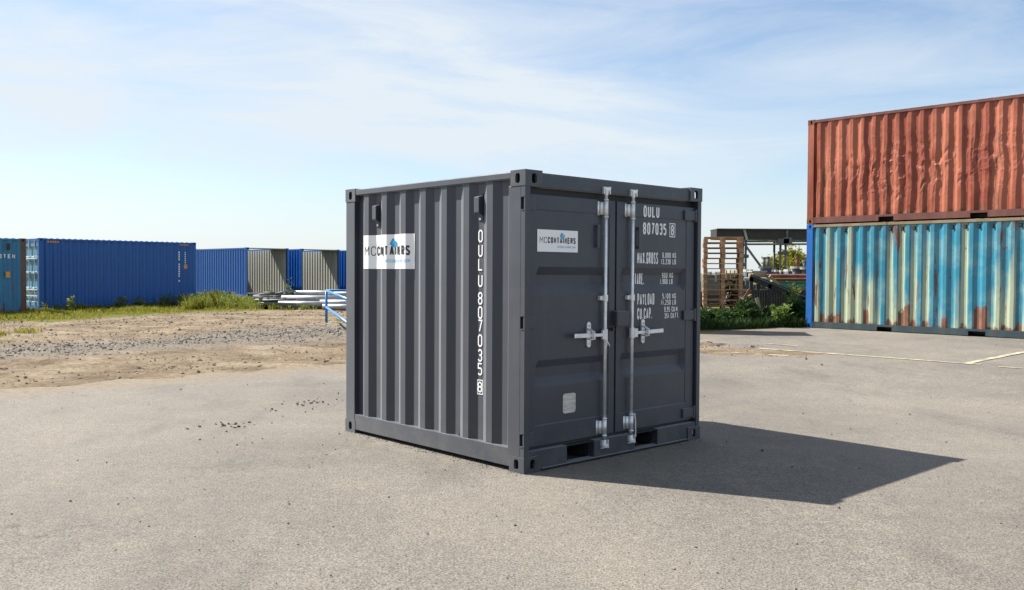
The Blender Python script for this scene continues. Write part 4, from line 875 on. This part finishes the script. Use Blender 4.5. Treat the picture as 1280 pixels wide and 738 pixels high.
for v in (302, 305.5): MB().tube([sp(929, v) + Vector((0, .1, 0)), sp(1060, v - .3) + Vector((0, .1, 0))], .045, 8).build('rail', M['greysteel'], sh, True)
MB().tube([sp(931, 306), sp(953, 336)], .055, 8).build('brace', M['greysteel'], sh, True)
MB().bar(sp(930, 287), sp(933.5, 300), .12, .10).build('bracket', M['whitejunk'], sh); MB().bar(sp(984, 287), sp(983, 301), .10, .10).build('bracket', M['greysteel'], sh)
for u, v, w_ in ((978.5, 302.5, .26), (984, 301, .20)): c0 = sp(u, v); MB().box((c0.x - w_, -.12, c0.z - .14), (c0.x + w_, .25, c0.z + .14)).build('clamp_box', M['greysteel'], sh)
for u, v in ((929.5, 320), (933, 320.5), (976.5, 316.5), (983, 316.5), (929, 331)): c0 = sp(u, v); MB().tube([(c0.x - .12, .1, c0.z), (c0.x + .12, .1, c0.z)], .08, 8).build('coupler', M['greysteel'], sh)

# sloping ramp frame with bars
YQ = 27.0; gz = .14
rp = thing('steel_ramp', 'dark sloping steel ramp frame with upright bars, half in the weeds', 'ramp', (at(960, 380, YQ).x, YQ, gz)); rb_ = rp.location.copy()
q = lambda u, v, dY=0.0: at(u, v, YQ + dY) - rb_
for d in (0, 1.3):
    MB().bar(q(937, 346.5, d), q(1030, 383, d), .10, .20).build('side_beam', M['blacksteel'], rp); MB().bar(q(937, 344.2, d), q(1030, 380.7, d), .16, .03).build('flange', M['greysteel'], rp)
for u in (939, 962, 985, 1004):
    vt = 346 + (u - 937) * .392
    MB().bar((q(u, vt).x, .0, -.05), (q(u, vt).x, 0, q(u, vt).z), .10, .10).build('leg', M['blacksteel'], rp); MB().bar((q(u, vt).x, 1.3, -.05), (q(u, vt).x, 1.3, q(u, vt).z), .10, .10).build('leg', M['blacksteel'], rp)
MB().bar(q(938, 364), q(1010, 364.5), .06, .07).build('cross_rail', M['blacksteel'], rp); MB().bar(q(938, 395), q(1010, 396), .06, .07).build('cross_rail', M['blacksteel'], rp)
for i in range(22):
    u = 942 + i * 3.1; a = q(u, 364.5); b_ = q(u + 2, 396); MB().bar((a.x, .06, b_.z), (a.x, .06, a.z), .03, .045).build('bar', M['blacksteel'], rp)
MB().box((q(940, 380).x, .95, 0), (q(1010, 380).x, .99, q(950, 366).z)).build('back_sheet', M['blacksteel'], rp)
# rack with beams behind it
YK = 30.5
def loose(name, mb, m, label, cat, group=None, smooth=False): o = mb.build(name, m, None, smooth); return tag(o, label, cat, group)
def K(u, v, Yd=YK): return at(u, v, Yd)
rk = thing('storage_rack', 'low dark steel rack under the green beam', 'rack', (K(985, 380).x, YK, gz)); rkb = rk.location.copy(); a = K(936, 362) - rkb; b_ = K(1030, 362) - rkb
for z in (a.z, a.z - .55):
    MB().box((a.x, -.5, z - .06), (b_.x, -.42, z)).build('beam', M['rust'], rk); MB().box((a.x, .9, z - .06), (b_.x, .98, z)).build('beam', M['rust'], rk)
for i in range(6):
    x = a.x + (b_.x - a.x) * i / 5; MB().box((x, -.42, a.z - .055), (x + .08, .9, a.z - .01)).build('crossbar', M['blacksteel'], rk)
    for y in (-.46, .94): MB().box((x - .04, y - .04, -.05), (x + .04, y + .04, a.z - .062)).build('leg', M['blacksteel'], rk)
p0, p1 = K(960, 359.6, 30.2), K(1030, 359.6, 30.2); h_ = .20
gb_ = MB().box((p0.x, p0.y - .07, p0.z), (p1.x, p0.y + .07, p0.z + .015)).box((p0.x, p0.y - .07, p0.z + h_ - .015), (p1.x, p0.y + .07, p0.z + h_)).box((p0.x, p0.y - .006, p0.z + .0155), (p1.x, p0.y + .006, p0.z + h_ - .0155))
loose('steel_beam', gb_, M['greensteel'], 'green painted steel beam lying level on the rack', 'beam')
zt = a.z + rkb.z
for k, (u0, u1, v, Yd, r, m_, lab) in enumerate(((958, 1030, 345.5, 31.2, .075, 'rust', 'rusty orange pipe lying behind the green beam'), (965, 1030, 349.5, 31.0, .05, 'rust', 'thin rusty pipe under the thicker orange one'), (930, 962, 349, 31.2, .06, 'whitejunk', 'chalky white pipe end beside the wooden crate'))):
    loose('pipe', MB().ring(K(u0, v, Yd), K(u1, v, Yd), r, r * .8, 12), M[m_], lab, 'pipe', smooth=False)
for k, (u0, u1, Yd, z0, h_, m_, lab) in enumerate(((941, 957, 31.3, 339.5, 9, 'palewood', 'pale wooden crate with a white lid on the scrap rack'),)):
    c0, c1 = K(u0, 348, Yd), K(u1, 348, Yd); top = K(u0, 340.5, Yd).z
    cr_ = thing('wooden_crate', lab, 'crate', ((c0.x + c1.x) / 2, Yd, c0.z)); w_ = (c1.x - c0.x) / 2; hh = top - c0.z
    for i in range(3): MB().box((-w_, -.02, i * hh / 3 + .004), (w_, .0, (i + 1) * hh / 3 - .004)).build('plank', M['palewood'], cr_)
    MB().box((-w_, 0, 0), (w_, .6, hh)).build('body', M['palewood'], cr_); MB().box((-w_ - .04, -.04, hh + .001), (w_ + .04, .64, hh + .05)).build('lid', M['whitejunk'], cr_)
def flanged(u, vb, vt, r, m_, lab, Yd=31.6, fl=.16, fm='greysteel', top=True):
    b0 = K(u, vb, Yd); t0 = K(u, vt, Yd); o = thing('flanged_spindle', lab, 'spindle', b0)
    MB().tube([(0, 0, 0), (0, 0, t0.z - b0.z)], r, 10).build('stem', M[m_], o, True); MB().tube([(0, 0, -.03), (0, 0, .05)], fl, 16).build('flange', M[fm], o)
    if top: MB().tube([(0, 0, t0.z - b0.z - .05), (0, 0, t0.z - b0.z + .01)], r * 1.5, 10).build('cap', M[m_], o)
    MB().box((-fl * .55, -fl * .55, K(u, 349, Yd).z - b0.z), (fl * .55, fl * .55, -.031)).build('base', M['bluejunk'], o)
flanged(955, 334.8, 322, .05, 'greysteel', 'grey flanged spindle standing beside the wooden crate', fl=.2); flanged(960, 334.6, 321.6, .05, 'greysteel', 'taller grey flanged spindle right of its twin', Yd=31.9, fl=.18)
flanged(996.5, 335, 321.5, .055, 'rust', 'rusty brown flanged spindle on a pale round plate', fl=.24, fm='whitejunk'); flanged(1006, 336, 326, .06, 'bluejunk', 'blue-grey flanged spindle beside the blue corner post', Yd=31.4, fl=.2, fm='whitejunk')
# racks of mixed castings: each a small block with ribs
junk = [(932, 942, 337, 346, 'bluejunk'), (962, 975, 337.5, 347, 'bluejunk'), (975, 984, 338, 346, 'greysteel'), (984, 995, 337, 345, 'bluejunk'), (997, 1010, 338, 346, 'bluejunk'), (925, 934, 343, 352, 'whitejunk'), (965, 972, 350, 358, 'greysteel'), (985, 990, 348, 354, 'whitejunk'), (992, 1001, 348, 354, 'greensteel'), (880, 905, 340, 352, 'greysteel'), (906, 926, 338, 350, 'palewood')]
JL = ['ribbed blue-grey machine part left of the wooden crate', 'ribbed blue-grey machine part right of the grey spindles', 'grey steel machine part below the paired shelter posts', 'ribbed blue-grey machine part left of the rusty spindle', 'ribbed blue-grey machine part right of the rusty spindle', 'chalky pale machine part between pallet stack and crate', 'small grey machine part left of the green beam', 'small chalky machine part on the green beam', 'green machine part standing on the green beam', 'grey machine part seen through the left gaps of the pallet stack', 'tan machine part seen through the right gaps of the pallet stack']
for k, (u0, u1, vt, vb, m_) in enumerate(junk):
    Yd = 32.2 + .25 * (k % 3); a = K(u0, vb, Yd); b_ = K(u1, vt, Yd); o = thing('machine_part', JL[k], 'machine part', (a.x, Yd, a.z), 0, 'machine parts lying in the scrap')
    w_, hh = b_.x - a.x, b_.z - a.z; MB().box((0, 0, -.4), (w_, .5, hh * .7)).build('body', M[m_], o, False, .02)
    for i in range(4): MB().box((w_ * (i + .2) / 4, -.03, 0), (w_ * (i + .5) / 4, .5, hh)).build('rib', M[m_ if i % 2 else 'whitejunk'], o)
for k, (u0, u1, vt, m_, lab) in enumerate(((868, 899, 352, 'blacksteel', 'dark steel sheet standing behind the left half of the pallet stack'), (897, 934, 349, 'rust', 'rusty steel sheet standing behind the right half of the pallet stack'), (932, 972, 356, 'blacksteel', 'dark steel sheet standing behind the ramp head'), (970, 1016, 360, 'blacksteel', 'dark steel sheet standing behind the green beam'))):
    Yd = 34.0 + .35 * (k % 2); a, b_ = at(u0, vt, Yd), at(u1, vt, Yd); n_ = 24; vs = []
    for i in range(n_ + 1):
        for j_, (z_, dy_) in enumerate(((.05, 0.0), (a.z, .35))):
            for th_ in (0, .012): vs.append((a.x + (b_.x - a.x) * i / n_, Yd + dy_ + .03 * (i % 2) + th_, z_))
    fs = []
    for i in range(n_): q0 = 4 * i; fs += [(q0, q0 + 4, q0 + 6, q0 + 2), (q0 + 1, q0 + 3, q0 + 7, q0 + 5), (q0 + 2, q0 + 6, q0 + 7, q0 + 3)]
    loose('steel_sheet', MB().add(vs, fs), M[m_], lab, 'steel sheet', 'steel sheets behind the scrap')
for k, (u0, v0, u1, v1, m_, Yd, lab) in enumerate(((905, 385, 914.5, 360, 'whitejunk', 26.8, 'white painted plank leaning behind the pallets'), (946, 373, 951, 392, 'whitejunk', 26.6, 'grey weathered plank leaning against the ramp'), (937, 369, 943, 390, 'palewood', 26.5, 'pale plank leaning beside the ramp leg'), (926, 380, 938, 362, 'rust', 26.4, 'rusty bar leaning between pallets and ramp'), (962, 345, 974, 357, 'palewood', 29.8, 'short pale board lying across the rack'), (976, 362, 988, 366, 'palewood', 29.6, 'short pale board below the green beam'))):
    a, b_ = at(u0, v0, Yd), at(u1, v1, Yd + .3)
    loose('plank', MB().bar(a, b_, .10, .035, (0, 1, 0)), M[m_], lab, 'plank')

# ------------------------------------------------------------------ vegetation
def leaf_quads(pts, dirs, length, width, curl=.25):
    """one folded leaf (2 quads) per point"""
    n = len(pts); d = dirs / (np.linalg.norm(dirs, axis=1, keepdims=True) + 1e-9); s = np.cross(d, rng.normal(0, 1, (n, 3))); s /= np.linalg.norm(s, axis=1, keepdims=True) + 1e-9
    up_ = np.cross(s, d); l = np.asarray(length).reshape(-1, 1); w_ = np.asarray(width).reshape(-1, 1)
    V = np.stack([pts, pts + d * l * .45 + s * w_ * .5 + up_ * l * curl * .2, pts + d * l - up_ * l * curl, pts + d * l * .45 - s * w_ * .5 + up_ * l * curl * .2], 1)
    return V.reshape(-1, 3), np.arange(n * 4).reshape(n, 4)
def np_mesh(name, V, Fq, m):
    me = bpy.data.meshes.new(name); me.from_pydata(V.tolist(), [], Fq.tolist()); me.update(); me.materials.append(m); return me
def blades(xy, h, w_, z, lean=.35):
    n = len(xy); an = rng.uniform(0, 6.28, n); s = np.stack([np.cos(an), np.sin(an), np.zeros(n)], -1) * (w_ / 2)[:, None]
    ln = np.stack([rng.normal(0, lean, n), rng.normal(0, lean, n), np.ones(n)], -1); p = np.stack([xy[:, 0], xy[:, 1], z], -1)
    m1 = p + ln * (h * .55)[:, None] * np.array([.6, .6, 1]); tip = p + ln * h[:, None] * np.array([1.2, 1.2, .95])
    V = np.stack([p - s, p + s, m1 + s * .8, tip, m1 - s * .8], 1).reshape(-1, 3); return V, np.arange(n * 5).reshape(n, 5)
def scatter(n, x0, x1, y0, y1, thr=.45):
    xy = np.stack([rng.uniform(x0, x1, n), rng.uniform(y0, y1, n)], -1); z = g(xy[:, 0], xy[:, 1]); _, gr_ = zones(xy[:, 0], xy[:, 1], z)
    gr_ = gr_ + np.array([fbm(a, c, .6, 4, 6.0) for a, c in xy]) * .45; k = rng.uniform(0, 1, n) < np.clip((gr_ - thr) * 1.8, 0, 1); u, v, d = project(np.stack([xy[:, 0], xy[:, 1], z], -1)); k &= (u > -60) & (u < 560) & ((xy - P0) @ B2 > .3); return xy[k]
xy = np.concatenate([scatter(60000, -20, -2, 21, 34), scatter(26000, -24, -2, 33, 47), scatter(9000, -14, -11, 19, 22, .2)])
cl = np.array([fbm(a, b_, .5, 3, 2.0) for a, b_ in xy]); h_ = (.06 + .13 * np.clip(cl + .35, 0, 1.4)) * rng.uniform(.6, 1.5, len(xy))
V, Fq = blades(xy, h_, rng.uniform(.014, .032, len(xy)), soil_z(xy[:, 0], xy[:, 1]) - .01)
tag(link('grass', np_mesh('grass', V, Fq, M['grass'])), 'short yellow-green grass in front of the blue containers', None, kind='stuff')
def weed_mass(name, centres, m, label, leaves=26, ll=.10, lw=.045):
    PV, PD_ = [], []; LL = []
    for (x, y, h, r, dens) in centres:
        n = int(leaves * dens * (1 + h * 2.4)); t_ = rng.uniform(0, 1, n) ** .75; a = rng.uniform(0, 6.28, n); q_ = r * np.sqrt(rng.uniform(0, 1, n)) * (1.05 - .75 * t_)
        z = float(g(x, y)); PV.append(np.stack([x + q_ * np.cos(a), y + q_ * np.sin(a), z + t_ * h], -1)); PD_.append(np.stack([np.cos(a) + rng.normal(0, .5, n), np.sin(a) + rng.normal(0, .5, n), rng.normal(.5, .5, n)], -1)); LL.append(np.full(n, ll) * rng.uniform(.6, 1.5, n))
    PV, PD_, LL = np.concatenate(PV), np.concatenate(PD_), np.concatenate(LL); V, Fq = leaf_quads(PV, PD_, LL, LL * (lw / ll)); return tag(link(name, np_mesh(name, V, Fq, m)), label, None, kind='stuff')
cs = []
for _ in range(150):                                                 # tall weeds between the navy container and the scaffold heap
    u = random.uniform(232, 330); x, y, z = pix(u, random.uniform(381, 389)); k_ = math.exp(-((u - 265) / 30) ** 2); cs.append((x, y, random.uniform(.18, .42) + .42 * k_ * random.random(), random.uniform(.12, .3), 1.3))
for _ in range(60): u = random.uniform(330, 432); x, y, z = pix(u, random.uniform(385, 389)); cs.append((x, y, random.uniform(.10, .3), .12, 1))
xy = []; hh_ = []
for (x, y, h, r, d_) in cs:
    for _ in range(44): a_, q_ = random.uniform(0, 6.28), r * 1.5 * math.sqrt(random.random()); xy.append((x + q_ * math.cos(a_), y + q_ * math.sin(a_))); hh_.append(h * random.uniform(.6, 1.25))
xy = np.array(xy); V, Fq = blades(xy, np.array(hh_), rng.uniform(.012, .026, len(xy)), g(xy[:, 0], xy[:, 1]), .22)
tag(link('tall_grass', np_mesh('tall_grass', V, Fq, M['grass'])), 'tall yellow-green grass between navy container and scaffold heap', None, kind='stuff')
weed_mass('tall_weeds', [(x, y, h * .9, r, d_ * .28) for (x, y, h, r, d_) in cs], M['brightleaf'], 'leafy weeds among the tall grass beside the scaffold heap', 30, .11, .05)
cs = []
for _ in range(70): u = random.uniform(55, 245); k = (u - 52) / 190; x = hx_ + k * LB * math.cos(YH) + random.uniform(.0, .5); y = hy_ + k * LB * math.sin(YH) - random.uniform(.15, .7); cs.append((x, y, random.uniform(.08, .28) + .35 * (u > 190) * random.random(), random.uniform(.08, .2), 1))
weed_mass('foot_weeds', cs, M['weed'], 'low weeds growing along the foot of the navy container', 22, .10, .04)
cs = []
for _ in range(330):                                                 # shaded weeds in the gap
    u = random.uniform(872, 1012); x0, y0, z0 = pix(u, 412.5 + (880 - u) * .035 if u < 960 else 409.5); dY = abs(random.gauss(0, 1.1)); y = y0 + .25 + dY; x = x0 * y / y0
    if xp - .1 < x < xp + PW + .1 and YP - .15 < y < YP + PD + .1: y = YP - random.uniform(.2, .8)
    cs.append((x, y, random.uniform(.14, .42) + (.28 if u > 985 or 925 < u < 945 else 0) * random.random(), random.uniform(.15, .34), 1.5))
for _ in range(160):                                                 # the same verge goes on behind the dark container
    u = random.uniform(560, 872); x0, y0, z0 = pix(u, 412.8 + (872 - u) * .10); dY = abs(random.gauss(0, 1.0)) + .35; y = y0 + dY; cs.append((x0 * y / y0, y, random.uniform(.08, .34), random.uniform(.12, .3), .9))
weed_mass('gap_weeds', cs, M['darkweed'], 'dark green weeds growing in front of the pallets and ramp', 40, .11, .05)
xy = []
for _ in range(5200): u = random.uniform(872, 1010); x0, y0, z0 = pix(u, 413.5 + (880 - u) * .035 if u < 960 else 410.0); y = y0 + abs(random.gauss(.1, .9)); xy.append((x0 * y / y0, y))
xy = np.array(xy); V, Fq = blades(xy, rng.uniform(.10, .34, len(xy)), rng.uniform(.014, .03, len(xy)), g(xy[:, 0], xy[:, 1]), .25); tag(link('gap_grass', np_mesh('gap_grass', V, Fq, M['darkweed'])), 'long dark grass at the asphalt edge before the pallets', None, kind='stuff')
def plant(name, label, x, y, h, r, m, stems=5, leaves=90, ll=.11, lw=.05, cat='plant', group=None):
    z = float(g(x, y)); o = thing(name, label, cat, (x, y, z), 0, group); st = MB(); PV, PD_ = [], []
    for s in range(stems):
        a = 6.28 * s / stems + random.uniform(-.4, .4); tip = Vector((math.cos(a) * r * random.uniform(.3, 1), math.sin(a) * r * random.uniform(.3, 1), h * random.uniform(.65, 1))); mid_ = tip * .5 + Vector((0, 0, h * .12))
        st.tube([(0, 0, -.03), mid_, tip], [.010, .007, .003], 5)
        for _ in range(leaves // stems):
            t_ = random.uniform(.15, 1.02); p_ = (mid_ * (t_ * 2) if t_ < .5 else mid_.lerp(tip, t_ * 2 - 1)); an = random.uniform(0, 6.28); PV.append(p_ + Vector((math.cos(an), math.sin(an), 0)) * .02); PD_.append((math.cos(an), math.sin(an), random.uniform(0, .8)))
    st.build('stem', M['stem'], o); n = len(PV); l_ = rng.uniform(.6, 1.4, n) * ll; V, Fq = leaf_quads(np.array([tuple(p) for p in PV]), np.array(PD_), l_, l_ * lw / ll)
    link('foliage', np_mesh('foliage', V, Fq, m), o); return o
x, y, z = pix(974, 409.5); plant('weed_plant', 'bright sunlit leafy weed at the asphalt edge before the ramp', x, y, .62, .34, M['brightleaf'], 9, 230, .12, .065)
x, y, z = pix(984, 409); plant('weed_plant', 'small bright weed right beside the larger sunlit one', x, y, .38, .22, M['brightleaf'], 6, 120, .10, .05)
x, y, z = pix(934, 410); plant('weed_plant', 'pale tall weed between the pallet stack and ramp', x, y + 1.6, 1.25, .22, M['weed'], 6, 170, .12, .05)
x, y, z = pix(998, 408.8); plant('weed_plant', 'tall thin weed growing close to the blue corner post', x, y + .5, 1.15, .3, M['weed'], 7, 150, .10, .04)
for k, (u, v, h, lab) in enumerate(((90, 391, .62, 'lone leafy weed before the middle of the navy container, near its doors'), (153, 388, .5, 'slim weed before the navy container, past its middle'), (175, 387, .46, 'upright weed before the right half of the navy container'), (203, 386, .55, 'bushy weed near the lettered end of the navy container'), (228, 386, .5, 'pale weed at the far corner of the navy container'), (338, 384, .95, 'tall green weed standing in the scaffold heap'), (361, 381, 1.15, 'tall weed between two of the open-ended blue containers'))):
    x, y, z = pix(u, v); plant('weed_plant', lab, x, y, h, .20, M['weed'], 5, 80, .11, .05)
def tree(name, label, x, y, h, r, m, n=2600, ll=.22):
    z = .1; o = thing(name, label, 'bush', (x, y, z), 0, 'bushes behind the scrap'); tr = MB(); tr.tube([(0, 0, -.1), (.05, 0, h * .35), (.0, .05, h * .8)], [.07, .05, .015], 7); cen = []
    for i in range(9):
        a = random.uniform(0, 6.28); q_ = r * random.uniform(.2, .85); zz_ = h * random.uniform(.35, .95); p_ = Vector((q_ * math.cos(a) * (1.15 - zz_ / h * .7), q_ * math.sin(a), zz_)); tr.tube([(0, 0, h * .15 + .1 * i * .2), p_ * .6 + Vector((0, 0, h * .08)), p_], [.035, .02, .008], 5); cen.append(p_)
    cen.append(Vector((0, 0, h * .95))); tr.build('trunk', M['bark'], o); k = np.array([tuple(c) for c in cen]); idx_ = rng.integers(0, len(k), n); sp_ = rng.normal(0, 1, (n, 3)) * np.array([r * .27, r * .27, h * .12]); pts = k[idx_] + sp_; pts[:, 2] = np.clip(pts[:, 2], .05, None)
    l_ = rng.uniform(.6, 1.4, n) * ll; V, Fq = leaf_quads(pts, rng.normal(0, 1, (n, 3)) + np.array([0, 0, .3]), l_, l_ * .55); link('crown', np_mesh('crown', V, Fq, m), o)
for u, vt, Yd, r, lab in ((962, 330, 66, .75, 'low light green bush behind the grey spindles'), (971, 327.5, 67, .8, 'light green bush between spindles and shelter post'), (981, 326, 66, .75, 'light green bush behind the paired shelter posts'), (991, 318.5, 64, .75, 'tallest pointed green bush behind the rusty spindle'), (1001, 325, 65, .7, 'green bush beside the blue corner post'), (1016, 328, 66, 1.2, 'green bush half behind the stacked containers')):
    q_ = at(u, vt, Yd); tree('bush', lab, q_.x, Yd, q_.z - .1, r, M['grass'])
